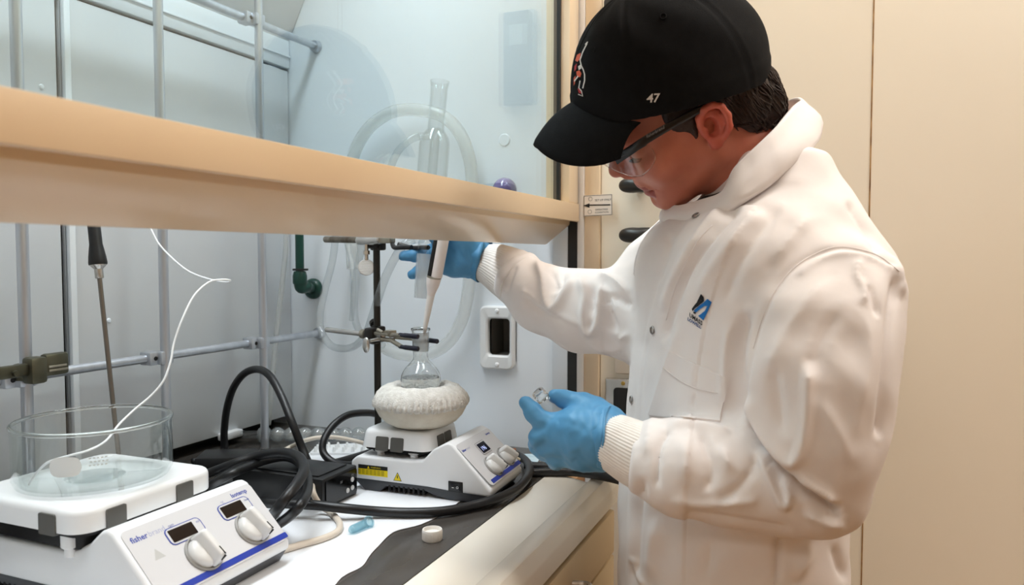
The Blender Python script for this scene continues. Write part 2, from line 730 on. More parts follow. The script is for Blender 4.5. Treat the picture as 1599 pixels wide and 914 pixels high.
# one ceiling lamp, two added fill panels (each carries the area light below it)
for i, (x, y, sx, sy) in enumerate(((0.25, 1.0, 0.92, 0.38), (1.3, 0.85, 0.62, 0.72), (-0.35, -1.5, 1.22, 0.62))):
    t = empty('ceiling_or_fill_light', (x, y, ROOM_Z))
    tag(t, ['small ceiling light panel above the person at the fume hood', 'added fill light panel between the person and the far end of the room', 'long added fill light panel behind the camera'][i], 'ceiling light')
    g = Geo().box((x - sx / 2, y - sy / 2, ROOM_Z - 0.04), (x + sx / 2, y + sy / 2, ROOM_Z), 0.006)
    obj('frame', g, M_white, t)
    g = Geo().box((x - sx / 2 + 0.03, y - sy / 2 + 0.03, ROOM_Z - 0.046), (x + sx / 2 - 0.03, y + sy / 2 - 0.03, ROOM_Z - 0.04))
    obj('diffuser', g, pm('lamp_diffuser', (255, 240, 220), 0.6, emit=(255, 236, 210), es=1.5), t)

# ------------------------------------------------------------------ fume hood
hood = empty('fume_hood', (-0.72, 0.45, 0))
tag(hood, 'walk-up laboratory fume hood with beige sash rail, grey liner and dark worktop', 'fume hood')
Y0, Y1 = -0.55, 1.30
XB = -1.038
R_ = lambda z: CZ + z
# back baffle: lower panels with a black slot between them, a bracket strip, an upper leaning panel
g = Geo()
g.box((XB - 0.012, Y0, ZC + 0.021), (XB, 0.784, R_(0.379)), 0.0015)
g.box((XB - 0.012, 0.793, ZC + 0.021), (XB, Y1 - 0.003, R_(0.379)), 0.0015)
obj('back_baffle', g, M_liner, hood)
g = Geo()
g.box((XB - 0.014, Y0, R_(0.384)), (XB + 0.004, Y1 - 0.002, R_(0.44)), 0.002)
g.box((XB - 0.004, Y0, R_(0.405)), (XB + 0.007, Y1 - 0.002, R_(0.409)), 0.001)
obj('baffle_strip', g, M_liner2, hood)
g = Geo().prism([(XB - 0.010, R_(0.44)), (XB + 0.002, R_(0.44)), (-0.80, R_(0.90)), (-0.81, R_(0.91))], Y0, Y1 - 0.002, axis=1)
obj('upper_baffle', g, M_liner, hood)
g = Geo()
g.box((-1.11, Y0, ZC - 0.03), (-1.09, Y1 + 0.1, 2.32))
obj('rear_wall', g, M_dark, hood, smooth=False)
for (yy, zz) in ((0.76, 0.24), (0.86, -0.1), (1.2, 0.2), (0.80, -0.02), (0.80, 0.11), (0.80, -0.16)):
    g = Geo().lathe([(0.0, 0.0022), (0.0028, 0.0018), (0.004, 0.0)], (XB, yy, R_(zz)), (1, 0, 0), seg=12)
    obj('screw', g, M_liner2, hood)
# black channel beside the slot
g = Geo().box((XB - 0.004, 0.793, ZC + 0.02), (XB + 0.006, 0.803, R_(0.379)), 0.001)
obj('baffle_channel', g, M_liner2, hood)
# white plastic catch at the foot of the baffle
g = Geo().box((XB - 0.002, 1.085, ZC + 0.012), (XB + 0.015, 1.135, ZC + 0.026), 0.003)
obj('baffle_catch', g, M_white, hood)
# side wall with the port cut in it
hx0, hx1, hz0, hz1 = -0.588, -0.540, R_(-0.1846), R_(-0.1124)
ST = -0.4625
g = Geo()
zt = 2.32
g.box((-1.09, YD, ZC - 0.03), (hx0, YD + 0.012, zt))
g.box((hx1, YD, ZC - 0.03), (ST, YD + 0.012, zt))
g.box((hx0, YD, ZC - 0.03), (hx1, YD + 0.012, hz0))
g.box((hx0, YD, hz1), (hx1, YD + 0.012, zt))
obj('side_liner', g, M_liner2, hood, smooth=False)
g = Geo().box((ST + 0.0012, YD - 0.004, ZC), (-0.4325, YD + 0.012, zt), 0.001)
obj('front_liner_strip', g, M_liner2, hood)
# port frame and its dark recess
g = Geo()
fx0, fx1, fz0, fz1 = -0.6025, -0.5335, R_(-0.2085), R_(-0.0915)


def frame_ring(g, lo, hi, ilo, ihi, y0, y1, r=0.008, n=6, mi=0):
    """rounded rectangular ring in the xz plane between y0 (front) and y1"""
    def rr(a, b, rad):
        out = []
        for (cx, cz, s) in ((b[0] - rad, b[1] - rad, 0), (a[0] + rad, b[1] - rad, 1), (a[0] + rad, a[1] + rad, 2), (b[0] - rad, a[1] + rad, 3)):
            for k in range(n + 1):
                t = math.pi / 2 * (s + k / n)
                out.append((cx + rad * math.cos(t), cz + rad * math.sin(t)))
        return out
    o_, i_ = rr(lo, hi, r), rr(ilo, ihi, r * 0.6)
    b = 0.003
    o2 = rr((lo[0] + b, lo[1] + b), (hi[0] - b, hi[1] - b), r - b * 0.6)
    i2 = rr((ilo[0] - b, ilo[1] - b), (ihi[0] + b, ihi[1] + b), r * 0.6 + b * 0.5)
    m = len(o_)
    V = [(p[0], y1, p[1]) for p in o_] + [(p[0], y0 + b, p[1]) for p in o_] + [(p[0], y0, p[1]) for p in o2] + \
        [(p[0], y0, p[1]) for p in i2] + [(p[0], y0 + b, p[1]) for p in i_] + [(p[0], y1, p[1]) for p in i_]
    Fc = []
    for k in range(6):
        k2 = (k + 1) % 6
        for j in range(m):
            j2 = (j + 1) % m
            Fc.append([k * m + j, k2 * m + j, k2 * m + j2, k * m + j2])
    return g.add(V, Fc, mi)


frame_ring(g, (fx0, fz0), (fx1, fz1), (hx0 + 0.002, hz0 + 0.002), (hx1 - 0.002, hz1 - 0.002), YD - 0.012, YD, 0.012)
pf = obj('port_frame', g, pm('port_plastic', (226, 228, 228), 0.4), hood)
for zz in (R_(-0.1005), R_(-0.1995)):
    g = Geo().lathe([(0.0, 0.003), (0.003, 0.0025), (0.0045, 0.0)], (-0.566, YD - 0.012, zz), (0, -1, 0), seg=14)
    obj('port_screw', g, M_white, pf)
g = Geo()
g.box((hx0 - 0.02, YD + 0.07, hz0 - 0.01), (hx1 + 0.02, YD + 0.075, hz1 + 0.01))
g.box((hx0 - 0.008, YD + 0.0, hz0 - 0.008), (hx0, YD + 0.07, hz1 + 0.008))
g.box((hx1, YD + 0.0, hz0 - 0.008), (hx1 + 0.008, YD + 0.07, hz1 + 0.008))
g.box((hx0 - 0.004, YD + 0.0, hz0 - 0.012), (hx1 + 0.004, YD + 0.07, hz0))
g.box((hx0 - 0.004, YD + 0.0, hz1), (hx1 + 0.004, YD + 0.07, hz1 + 0.012))
obj('port_recess', g, pm('port_shade', (128, 125, 118), 0.6), pf, smooth=False)
g = Geo().lathe([(0.0, 0.002), (0.010, 0.002), (0.0115, 0.0)], (-0.556, YD, R_(0.212)), (0, -1, 0), seg=28)
obj('wall_disc', g, M_liner2, hood)  # small pale disc on the side wall
# roof, far end, lamp
g = Geo().box((-1.11, Y0, 2.32), (-0.40, Y1 + 0.1, 2.36))
obj('roof', g, M_liner, hood, smooth=False)
g = Geo().box((-1.11, Y0 - 0.03, 0.0), (-0.40, Y0, 2.36))
obj('end_panel', g, M_liner, hood, smooth=False)
g = Geo().box((-0.46, Y0, 1.83), (-0.40, Y1, 2.36), 0.004)
obj('light_block_header', g, M_cream, hood)  # unseen; added this low to keep hood lamp light off the coat
lm = obj('lamp', Geo().box((-0.95, -0.22, 2.285), (-0.57, 1.12, 2.32), 0.008), M_white, hood)
obj('lamp_diffuser', Geo().box((-0.935, -0.2, 2.279), (-0.585, 1.10, 2.285)), pm('cool_diffuser', (240, 248, 255), 0.6, emit=(236, 245, 255), es=1.5), lm)
# worktop with raised front rim
g = Geo()
g.prism([(-1.09, ZC - 0.03), (-1.09, ZC), (-0.484, ZC), (-0.4815, ZC + 0.0010), (-0.4225, ZC + 0.0010), (-0.4195, ZC), (-0.4195, ZC - 0.03)], Y0, Y1, axis=1)
obj('worktop', g, M_epoxy, hood, angle=25)
# airfoil sill
g = Geo()
prof = [(-0.4185, ZC - 0.03), (-0.4185, ZC - 0.001), (-0.4165, ZC + 0.001), (-0.3475, ZC - 0.003), (-0.3455, ZC - 0.0025), (-0.3430, ZC + 0.0035), (-0.3415, ZC + 0.0042),
        (-0.3215, ZC + 0.0050), (-0.3190, ZC + 0.0042), (-0.3100, ZC - 0.009), (-0.3085, ZC - 0.012), (-0.3085, ZC - 0.036), (-0.311, ZC - 0.039), (-0.330, ZC - 0.041)]
yend = {0: 1.165, 1: 1.165, 2: 1.168}
b = bmesh.new()
va, vb = [], []
for i, p in enumerate(prof):
    ye = 1.168 + (1.178 - 1.168) * min(1, max(0, (p[0] + 0.4185) / 0.025)) if p[0] < -0.39 else 1.178 - (p[0] + 0.39) / 0.065 * 0.05
    if p[0] > -0.345:
        ye = 1.19
    va.append(b.verts.new((p[0], Y0, p[1])))
    vb.append(b.verts.new((p[0], ye, p[1])))
n = len(prof)
for i in range(n):
    j = (i + 1) % n
    b.faces.new((va[i], va[j], vb[j], vb[i]))
b.faces.new(va[::-1])
b.faces.new(vb)
bmesh.ops.recalc_face_normals(b, faces=list(b.faces))
for f in b.faces:
    c = f.calc_center_median()
sill = obj('airfoil_sill', Geo().bm(b), M_sill, hood, angle=30)
# base cabinet and its drawers
XF = -0.327
g = Geo().box((-1.09, Y0, 0.09), (XF, 1.166, ZC - 0.041))
g.box((-1.05, Y0, 0.0), (XF - 0.06, 1.166, 0.09))
cab = obj('base_cabinet', g, M_cab, hood, smooth=False)
rows = [(ZC - 0.046, R_(-0.4665)), (R_(-0.470), R_(-0.62)), (R_(-0.624), R_(-0.90)), (R_(-0.904), 0.11)]
for (ya, yb) in ((0.62, 1.163), (0.07, 0.616)):
    for (z1, z0) in rows:
        dr = obj('drawer', Geo().box((XF, ya, z0), (XF + 0.018, yb, z1), 0.003), M_cab, hood)
        yc = (ya + yb) / 2
        h = Geo().tube(spline([(XF + 0.016, yc - 0.06, (z0 + z1) / 2), (XF + 0.044, yc - 0.055, (z0 + z1) / 2), (XF + 0.044, yc + 0.055, (z0 + z1) / 2), (XF + 0.016, yc + 0.06, (z0 + z1) / 2)], 6), 0.004, 8)
        obj('handle', h, M_steel, dr)
# made-up panel in the gap past the cabinet; its brown paints the wall's shade
obj('gap_shade_panel', Geo().box((-0.50, 1.20, 0.0), (-0.40, YD, ZC - 0.031)), pm('gap_shade_brown', (170, 130, 92), 0.5), hood, smooth=False)
# posts at the right-hand end of the opening
obj('sash_track', Geo().box((-0.4322, YD - 0.004, ZC), (-0.4125, YD + 0.02, 2.3)), M_track, hood, smooth=False)
obj('track_strip', Geo().box((-0.4122, YD - 0.013, ZC), (-0.4005, YD + 0.02, 2.3), 0.001), pm('strip_white', (233, 230, 226), 0.35), hood)
obj('corner_post', Geo().box((-0.4003, YD - 0.010, ZC - 0.03), (-0.3735, YD + 0.02, 2.36), 0.0015), M_cream, hood)
# sash
sash = obj('sash', Geo().prism([(-0.408, R_(0.0905)), (-0.408, R_(0.0605)), (-0.4105, R_(0.0590)), (-0.4135, R_(0.0655)), (-0.4240, R_(0.0655)), (-0.4262, R_(0.0545)), (-0.468, R_(0.0215)), (-0.4715, R_(0.0205)),
                                (-0.4745, R_(0.023)), (-0.4745, R_(0.088)), (-0.472, R_(0.0905))], Y0 + 0.01, 1.2845, axis=1, bev=0.0008), M_rail, hood, angle=25)
obj('glass_pane', Geo().box((-0.4325, Y0 + 0.03, R_(0.0905)), (-0.4275, 1.2335, 1.80)), M_sash, sash, smooth=False)
obj('gasket', Geo().box((-0.436, 1.2285, R_(0.0907)), (-0.4245, 1.2345, 1.80)), M_track, sash, smooth=False)
obj('stile', Geo().box((-0.452, 1.2345, R_(0.0907)), (-0.4095, 1.2835, 1.80), 0.0025), M_cream, sash)

obj('unseen_top_rail', Geo().box((-0.452, Y0 + 0.01, 1.785), (-0.4095, 1.2835, 1.825), 0.0025), M_cream, sash)  # unseen; added together with the piece above it to block the hood lamp

# paper sticker on the post
st = empty('warning_sticker', pyy(932, 337, YD - 0.0105))
tag(st, 'white paper sticker with a black arrow and two lines of print on the beige post', 'sticker')


def onpost(px, py, off=0.0):
    p = pyy(px, py, YD - 0.0135 - off)
    return p


q = [onpost(906, 306), onpost(956, 303), onpost(956, 336), onpost(912, 338)]
q[0], q[3] = onpost(911.5, 305.5), onpost(911.5, 338)
g = Geo()
g.add(q + [p + np.array([0, 0.0015, 0]) for p in q], [[3, 2, 1, 0], [4, 5, 6, 7], [0, 1, 5, 4], [1, 2, 6, 5], [2, 3, 7, 6], [3, 0, 4, 7]])
obj('paper', g, pm('sticker_paper', (240, 232, 222), 0.5), st, smooth=False)
M_ink = pm('black_ink', (22, 24, 24), 0.6)
g = Geo()


def bar(g, a, b, w, off, fn):
    """thin printed bar between picture points a and b on a flat face"""
    A, B = fn(*a, off), fn(*b, off)
    d = (B - A) / np.linalg.norm(B - A)
    nrm = np.cross(d, [0, 1, 0])
    nrm /= np.linalg.norm(nrm)
    g.quad(A - nrm * w / 2, B - nrm * w / 2, B + nrm * w / 2, A + nrm * w / 2)


bar(g, (918, 320.6), (953, 320), 0.0022, 0.0004, onpost)
tri = [onpost(910.5, 321.3, .0004), onpost(920.5, 317.6, .0004), onpost(920.5, 324.6, .0004)]
g.add(tri, [[0, 1, 2]])
for a, b in (((912, 306.5), (955.3, 304)), ((955.3, 304), (955.3, 335.3)), ((955.3, 335.3), (912, 337.3)), ((912, 337.3), (912, 306.5))):
    bar(g, a, b, 0.0007, 0.0004, onpost)
for s, px, py, sz in (('SET UP ONLY', 929, 314.5, 0.0048), ('OPERATING', 929, 329, 0.0042), ('CONDITION', 929, 333.5, 0.0042)):
    V, Fc = text_geo(s, sz, onpost(px, py, .0004), (1, 0, 0.03), (-0.03, 0, 1))
    g.add(V, Fc)
for (px, py) in ((922, 311), (921, 331)):
    c = onpost(px, py, .0004)
    g.add([c + np.array([math.cos(k * .52) * r, 0, math.sin(k * .52) * r]) for r in (.0036, .0031) for k in range(12)], [[k, (k + 1) % 12, 12 + (k + 1) % 12, 12 + k] for k in range(12)])
obj('printing', g, M_ink, st, smooth=False)

# gas and air valve knobs on the cream wall, a monitor panel higher up (seen mirrored in the sash)
M_knob = pm('black_knob', (30, 28, 27), 0.35, c2=(40, 38, 36), ns=20)
kn = []
for i, py in enumerate((291.5, 368)):
    c = pyy(1000, py, YD)
    t = empty('valve_knob', c)
    tag(t, ['black oval valve knob on the cream wall behind the mouth of the person', 'black oval valve knob on the cream wall just above the sleeve, below the other knob'][i], 'knob', 'valve knobs on the cream wall')
    g = Geo().lathe([(0.0, 0.022), (0.010, 0.022), (0.012, 0.0)], c, (0, -1, 0), seg=20)
    obj('stem', g, M_steel, t)
    b = bmesh.new()
    bmesh.ops.create_uvsphere(b, u_segments=28, v_segments=16, radius=1)
    for v in b.verts:
        x, y, z = v.co
        f = 1 + 0.25 * abs(x)
        v.co = (math.copysign(abs(x) ** 0.75, x) * 0.034, y * 0.013 * (1.2 - 0.3 * abs(x)), z * 0.0125 * f)
    obj('grip', Geo().bm(b, M=Matrix.Translation((c[0] + .004, c[1] - 0.03, c[2]))), M_knob, t, angle=0)
c = np.array([-0.335, YD, R_(0.36)])
t = empty('airflow_monitor', c)
tag(t, 'dark grey airflow monitor box on the cream wall behind the black cap', 'monitor')
obj('housing', Geo().box((-0.365, YD - 0.022, R_(0.27)), (-0.305, YD, R_(0.435)), 0.004), pm('monitor_grey', (52, 56, 60), 0.4), t)
obj('screen', Geo().box((-0.352, YD - 0.0235, R_(0.375)), (-0.318, YD - 0.021, R_(0.41))), pm('monitor_screen', (160, 172, 170), 0.2), t, smooth=False)

# wall plates half hidden behind the coat
c = pyy(993, 530, YD)
t = empty('switch_plate', c)
tag(t, 'white plastic switch plate on the cream wall between the sleeve and the steel outlet', 'switch plate')
obj('plate', Geo().rbox((c[0] - .036, YD - 0.007, pyy(965, 583, YD)[2]), (c[0] + .036, YD, pyy(965, 480, YD)[2]), 0.004, 0.002, axis=1), pm('plate_white', (240, 230, 214), 0.35), t)
obj('rocker', Geo().box((c[0] - .017, YD - 0.011, c[2] - 0.030), (c[0] + .017, YD - 0.006, c[2] + 0.030), 0.002), pm('rocker_white', (244, 236, 224), 0.3), t)
c = pyy(986, 645, YD)
t = empty('power_outlet', c)
tag(t, 'brushed steel power outlet plate with a black receptacle beside the coat front', 'outlet')
x0 = pyy(946, 640, YD)[0]
zt_, zb_ = pyy(965, 591, YD)[2], pyy(965, 699, YD)[2]
obj('plate', Geo().rbox((x0, YD - 0.006, zb_), (x0 + 0.078, YD, zt_), 0.003, 0.0025, axis=1), M_steel, t)
obj('receptacle', Geo().rbox((x0 + 0.016, YD - 0.010, zb_ + 0.018), (x0 + 0.062, YD - 0.005, zt_ - 0.015), 0.006, 0.001, axis=1), pm('receptacle_black', (22, 21, 20), 0.35), t)
obj('screw', Geo().lathe([(0, .0025), (.003, .002), (.0038, 0)], (x0 + 0.032, YD - .006, zt_ - 0.0075), (0, -1, 0), seg=14), pm('brass', (190, 160, 90), 0.3, metal=1), t)

# lattice of rods in front of the baffle
XL = -0.953
lat = empty('support_lattice', (XL, 0.7, ZC))
tag(lat, 'aluminium rod lattice standing in front of the grey back baffle', 'rod lattice')
yr = [0.666, 0.889, 1.112]
for y in yr:
    obj('vertical_rod', Geo().tube([(XL, y, ZC + 0.0006), (XL, y, 1.82)], 0.0072, 20), M_alu, lat)
zr = [R_(-0.157), R_(0.422)]
for z in zr:
    obj('horizontal_rod', Geo().tube([(XL - 0.0148, Y0 + 0.02, z), (XL - 0.0148, YD - 0.0008, z)], 0.0068, 20), M_alu, lat)
    obj('end_flange', Geo().lathe([(0.0, 0.010), (0.011, 0.010), (0.013, 0.0)], (XL - 0.0148, YD - 0.0006, z), (0, -1, 0), seg=24), M_alu, lat)
    for y in yr:
        g = Geo()
        g.box((XL - 0.026, y - 0.026, z - 0.0105), (XL - 0.003, y - 0.004, z + 0.0105), 0.003)
        g.box((XL - 0.012, y - 0.012, z - 0.0105), (XL + 0.0055, y + 0.0125, z + 0.0105), 0.003)
        cn = obj('connector', g, M_alu, lat)
        obj('set_screw', Geo().lathe([(0.0, 0.0006), (0.0032, 0.0006), (0.0034, 0.0)], (XL - 0.003, y - 0.0155, z), (1, 0, 0), seg=12), M_dark, cn)

# ------------------------------------------------------------------ on the worktop
M_clip = pm('clip_grey', (92, 91, 87), 0.45)
M_baseg = pm('base_charcoal', (62, 64, 68), 0.45, ns=20)
M_blue = pm('stripe_blue', (36, 60, 160), 0.35)
M_txtblue = pm('lettering_blue', (52, 72, 160), 0.5)
M_txtlight = pm('lettering_pale', (168, 172, 200), 0.5)
M_knobw = pm('knob_white', (226, 226, 224), 0.3)
M_ring = pm('dial_grey', (150, 148, 144), 0.4)
M_yel = pm('warning_yellow', (238, 214, 24), 0.45)
M_lglass = thin_glass('lab_glass', (0.985, 0.99, 0.99), ior=1.45, edge=(0.80, 0.83, 0.84))
M_frost = thin_glass('ground_glass', (0.96, 0.97, 0.975), ior=1.4, diffuse=0.34, edge=(0.86, 0.88, 0.9), rough=0.2)
M_dish = thin_glass('dish_glass', (0.985, 0.992, 0.99), ior=1.38, edge=(0.90, 0.94, 0.935), diffuse=0.015)
M_solid = solid_glass('flask_glass')

# bench paper
edge = [(470, 985), (524, 914), (540, 899), (565, 886), (578, 868), (590, 855), (615, 832), (655, 821), (688, 806), (706, 795), (714, 787), (722, 783)]
E_ = [pz(x, y, ZC)[:2] for x, y in edge]
E_ = [tuple(p) for p in spline(E_, 5)]
poly = [(-0.545, -0.2)] + [(-0.53, 0.2)] + E_ + [(-0.515, 1.13), (-0.60, 1.255), (-0.76, 1.262), (-0.855, 1.18), (-0.855, -0.2)]
b = bmesh.new()
vs = [b.verts.new((p[0], p[1], ZC + 0.0004)) for p in poly]
f = b.faces.new(vs)
r = bmesh.ops.extrude_face_region(b, geom=[f])
for v in r['geom']:
    if isinstance(v, bmesh.types.BMVert):
        v.co.z = ZC + 0.0011
bmesh.ops.recalc_face_normals(b, faces=list(b.faces))
bmesh.ops.triangulate(b, faces=[f for f in b.faces if len(f.verts) > 4])
o = obj('bench_paper', Geo().bm(b), pm('bench_paper_white', (236, 238, 240), 0.7, c2=(226, 230, 236), ns=6, bump=0.1, bs=14, bdist=0.004), smooth=False)
tag(o, 'white absorbent paper liner with a wavy cut edge on the dark worktop', 'bench paper')


def hotplate(name, label, x, y, yaw, L, Wd, ptop, pz0, pl, plw, plz, big):
    """stirring hotplate: local x forward to the slanted control panel, y sideways, z up; origin at rear centre on the worktop"""
    M = Matrix.Translation((x, y, ZC + 0.0012)) @ Matrix.Rotation(yaw, 4, 'Z')
    t = empty(name, (x, y, ZC + 0.0012))
    tag(t, label, 'hotplate', 'white stirring hotplates')
    hx, hz = L - 0.063, ptop
    w = Wd / 2
    prof = [(0.0, 0.020), (0.0, 0.050), (0.010, 0.060), (hx - 0.062, 0.060), (hx - 0.045, 0.063), (hx - 0.028, 0.072), (hx - 0.012, hz - 0.003), (hx - 0.004, hz),
            (hx + 0.004, hz - 0.003), (L, 0.026), (L, 0.014), (L - 0.06, 0.016), (L - 0.10, 0.019)]
    if not big:
        prof = [(p[0], p[1] * (0.86 if p[1] <= 0.0631 else 1)) for p in prof]
    hs = obj('housing', Geo().prism(prof, -w, w, axis=1, bev=0.0045 if big else 0.0035, M=M, seg=3), M_white, t, angle=30)
    z1 = 0.019 if big else 0.0165
    prof = [(0.004, z1 + 0.003), (0.002, z1), (0.022, 0.0), (0.048, 0.0), (0.058, 0.009), (L - 0.105, 0.009), (L - 0.09, 0.004), (L - 0.065, 0.0), (L - 0.012, 0.0), (L - 0.002, 0.015), (L - 0.06, z1 + .003)]
    obj('base', Geo().prism(prof, -w + 0.003, w - 0.003, axis=1, bev=0.002, M=M), M_baseg, t, angle=30)
    g = Geo()
    for k in range(8):
        xx = 0.062 + k * 0.008
        g.box((xx, -w + 0.0025, 0.003), (xx + 0.004, w - 0.0025, 0.012), 0.001, M=M)
    obj('vent_fins', g, M_dark, t)
    # heater: pad, posts, top plate with grey clips
    zz = 0.060 if big else 0.0516
    g = Geo().rbox((pl[0] + 0.012, plw[0] + 0.012, zz + 0.004), (pl[1] - 0.012, plw[1] - 0.012, plz[0] + 0.004), 0.012, M=M)
    g.rbox((pl[0] + 0.004, plw[0] + 0.004, plz[0] - 0.004), (pl[1] - 0.004, plw[1] - 0.004, plz[0] + 0.003), 0.014, M=M)
    obj('heater_pan', g, pm('pan_black', (24, 24, 25), 0.4, metal=0.4), t)
    for sx in (pl[0] + 0.03, pl[1] - 0.03):
        for sy in (plw[0] + 0.014, plw[1] - 0.014):
            obj('standoff', Geo().lathe([(0.006, zz - 0.004), (0.006, zz + 0.004), (0.009, zz + 0.006), (0.009, plz[0])], M @ Vector((sx, sy, 0)), seg=14), M_white, t)
    b = bmesh.new()
    bmesh.ops.create_cube(b, size=1)
    lo, hi = (pl[0], plw[0], plz[0]), (pl[1], plw[1], plz[1])
    for v in b.verts:
        v.co = Vector([lo[i] + (v.co[i] + 0.5) * (hi[i] - lo[i]) for i in range(3)])
    bmesh.ops.bevel(b, geom=[e for e in b.edges if abs(e.verts[0].co.z - e.verts[1].co.z) > 1e-6], offset=0.022 if big else 0.016, segments=6, affect='EDGES', profile=0.5)
    b.normal_update()
    bmesh.ops.bevel(b, geom=[e for e in b.edges if all(abs(v.co.z - hi[2]) < 1e-6 for v in e.verts)], offset=0.007, segments=4, affect='EDGES', profile=0.5)
    if not big:
        for v in b.verts:      # sides of the plate lean outwards towards the bottom
            k = (hi[2] - v.co.z) / (hi[2] - lo[2])
            cx, cy = (lo[0] + hi[0]) / 2, (lo[1] + hi[1]) / 2
            v.co.x = cx + (v.co.x - cx) * (0.93 + 0.07 * k)
            v.co.y = cy + (v.co.y - cy) * (0.93 + 0.07 * k)
    tp = obj('top_plate', Geo().bm(b, M=M), pm('ceramic_top', (238, 240, 241), 0.25, c2=(233, 235, 237), ns=5), t, angle=30)
    cx, cy = (pl[0] + pl[1]) / 2, (plw[0] + plw[1]) / 2
    cw, ch = (0.0115, plz[1] - plz[0] - 0.006) if big else (0.0105, plz[1] - plz[0] - 0.009)
    spots = []
    d = 0.042 if big else 0.0
    if big:
        for q in (-0.048, 0.040):
            spots += [(pl[1], cy + q, 0), (pl[0], cy + q, 0), (cx + q + 0.006, plw[0], 1), (cx + q, plw[1], 1)]
    else:
        for q in (-0.0125, 0.0125):
            spots += [(pl[1], cy + q, 0), (cx - .006 + q, plw[0], 1), (cx + q, plw[1], 1)]
    for (sx, sy, sd) in spots:
        e = 0.0018
        if sd == 0:
            s = 1 if sx > cx else -1
            a, c = (sx - s * 0.003, sy - cw, plz[0] - 0.003), (sx + s * e, sy + cw, plz[0] + ch)
        else:
            s = 1 if sy > cy else -1
            a, c = (sx - cw, sy - s * 0.003, plz[0] - 0.003), (sx + cw, sy + s * e, plz[0] + ch)
        a, c = np.minimum(a, c), np.maximum(a, c)
        gg = Geo().rbox(tuple(a), tuple(c), 0.0012 if False else 0.0022, axis=0 if sd == 0 else 1)
        if not big:
            V = np.array(gg.v)
            k = np.clip((plz[1] - V[:, 2]) / (plz[1] - plz[0]), 0, 1.1)
            V[:, 0] = cx + (V[:, 0] - cx) * (0.93 + 0.07 * k) if sd == 0 else V[:, 0]
            V[:, 1] = cy + (V[:, 1] - cy) * (0.93 + 0.07 * k) if sd == 1 else V[:, 1]
            gg.v = [tuple(p) for p in V]
        gg.v = [tuple(M @ Vector(p)) for p in gg.v]
        obj('edge_clip', gg, M_clip, tp)
    # slanted control panel
    A, B = np.array([hx + 0.0045, 0, hz - 0.0032]), np.array([L, 0, 0.0262])
    up_ = (A - B) / np.linalg.norm(A - B)
    hgt = np.linalg.norm(A - B)
    nrm = np.array([up_[2], 0, -up_[0]])
    R3 = np.array(M.to_3x3())

    def Pn(s, v, off=0.0):       # s 0..1 near side to far side, v 0..1 top to bottom
        p = A - up_ * hgt * v + np.array([0, -w + s * Wd, 0]) + nrm * off
        return np.array(M @ Vector(p))
    XD, YD_, ND = R3 @ np.array([0, 1, 0]), R3 @ up_, R3 @ nrm

    def plate(s0, v0, s1, v1, off, th, rad, mat, nm, par):
        """rounded plate lying on the panel"""
        c = Pn((s0 + s1) / 2, (v0 + v1) / 2, off)
        ww, hh = (s1 - s0) * Wd, (v1 - v0) * hgt
        MM = frame_m(XD, YD_, ND, c)
        return obj(nm, Geo().rbox((-ww / 2, -hh / 2, 0), (ww / 2, hh / 2, th), rad, axis=2, M=MM), mat, par, smooth=False)

    pn = plate(0.03, 0.02, 0.985, 0.985, 0.0002, 0.0006, 0.006, pm('panel_face', (214, 214, 216), 0.35, ns=5), 'control_panel', t)
    o_ = 0.0009
    disp = ((0.36, 0.31), (0.755, 0.29)) if big else ((0.52, 0.31),)
    dw, dh = (0.085, 0.085) if big else (0.105, 0.105)
    for (s, v) in disp:
        ring = plate(s - dw - 0.02, v - dh - 0.035, s + dw + (0.062 if big else 0.02), v + dh + 0.035, o_, 0.0003, 0.006 if big else 0.003, M_txtblue if big else M_ring, 'display_outline', pn)
        plate(s - dw - 0.013, v - dh - 0.023, s + dw + (0.055 if big else 0.013), v + dh + 0.023, o_ + 0.0003, 0.0003, 0.005 if big else 0.002, pm('panel_face', (214, 214, 216), 0.35), 'display_surround', pn)
        dsp = plate(s - dw, v - dh, s + dw, v + dh, o_ + 0.0006, 0.0004, 0.0008, M_screen if big else pm('display_navy', (20, 22, 40), 0.15), 'display', pn)
        if not big:
            V, Fc = text_geo('196', 0.0105, Pn(s - 0.085, v + 0.062, o_ + 0.0012), XD, YD_)
            obj('digits', (V, Fc), pm('digit_glow', (190, 205, 255), 0.5, emit=(190, 205, 255), es=0.9), dsp, smooth=False)
    ts = 0.0088 if big else 0.0055
    V, Fc = text_geo('fisher', ts, Pn(0.06, 0.20, o_), XD, YD_, bold=0.0002)
    obj('lettering', (V, Fc), M_txtblue, pn, smooth=False)
    wdt = V[:, :].copy() if len(V) else None
    adv = (np.max((V - Pn(0.06, 0.20, o_)) @ XD)) / Wd
    V, Fc = text_geo('brand', ts, Pn(0.06 + adv + 0.004, 0.20, o_), XD, YD_)
    obj('lettering', (V, Fc), M_txtlight, pn, smooth=False)
    V, Fc = text_geo('Isotemp', ts * 0.85, Pn(0.80, 0.135, o_), XD, YD_, bold=0.0002)
    obj('lettering', (V, Fc), M_txtblue, pn, smooth=False)
    # small printed hazard marks
    g = Geo()
    tri = [Pn(0.12, 0.50, o_), Pn(0.19, 0.50, o_), Pn(0.155, 0.36, o_)]
    g.add(tri, [[0, 1, 2]])
    if big:
        obj('hazard_mark', g, pm('hazard_grey', (190, 190, 188), 0.5), pn, smooth=False)
        for (s, v, tx) in ((0.30, 0.185, 'rpm'), (0.70, 0.165, '\u00b0C'), (0.47, 0.27, 'stir'), (0.865, 0.25, 'heat')):
            V, Fc = text_geo(tx, 0.0042, Pn(s, v, o_ + 0.0007), XD, YD_)
            obj('lettering', (V, Fc), M_txtblue, pn, smooth=False)
    plate(0.10 if big else 0.10, 0.885, 0.992, 0.965, o_, 0.0004, 0.0015, M_blue, 'stripe', pn)
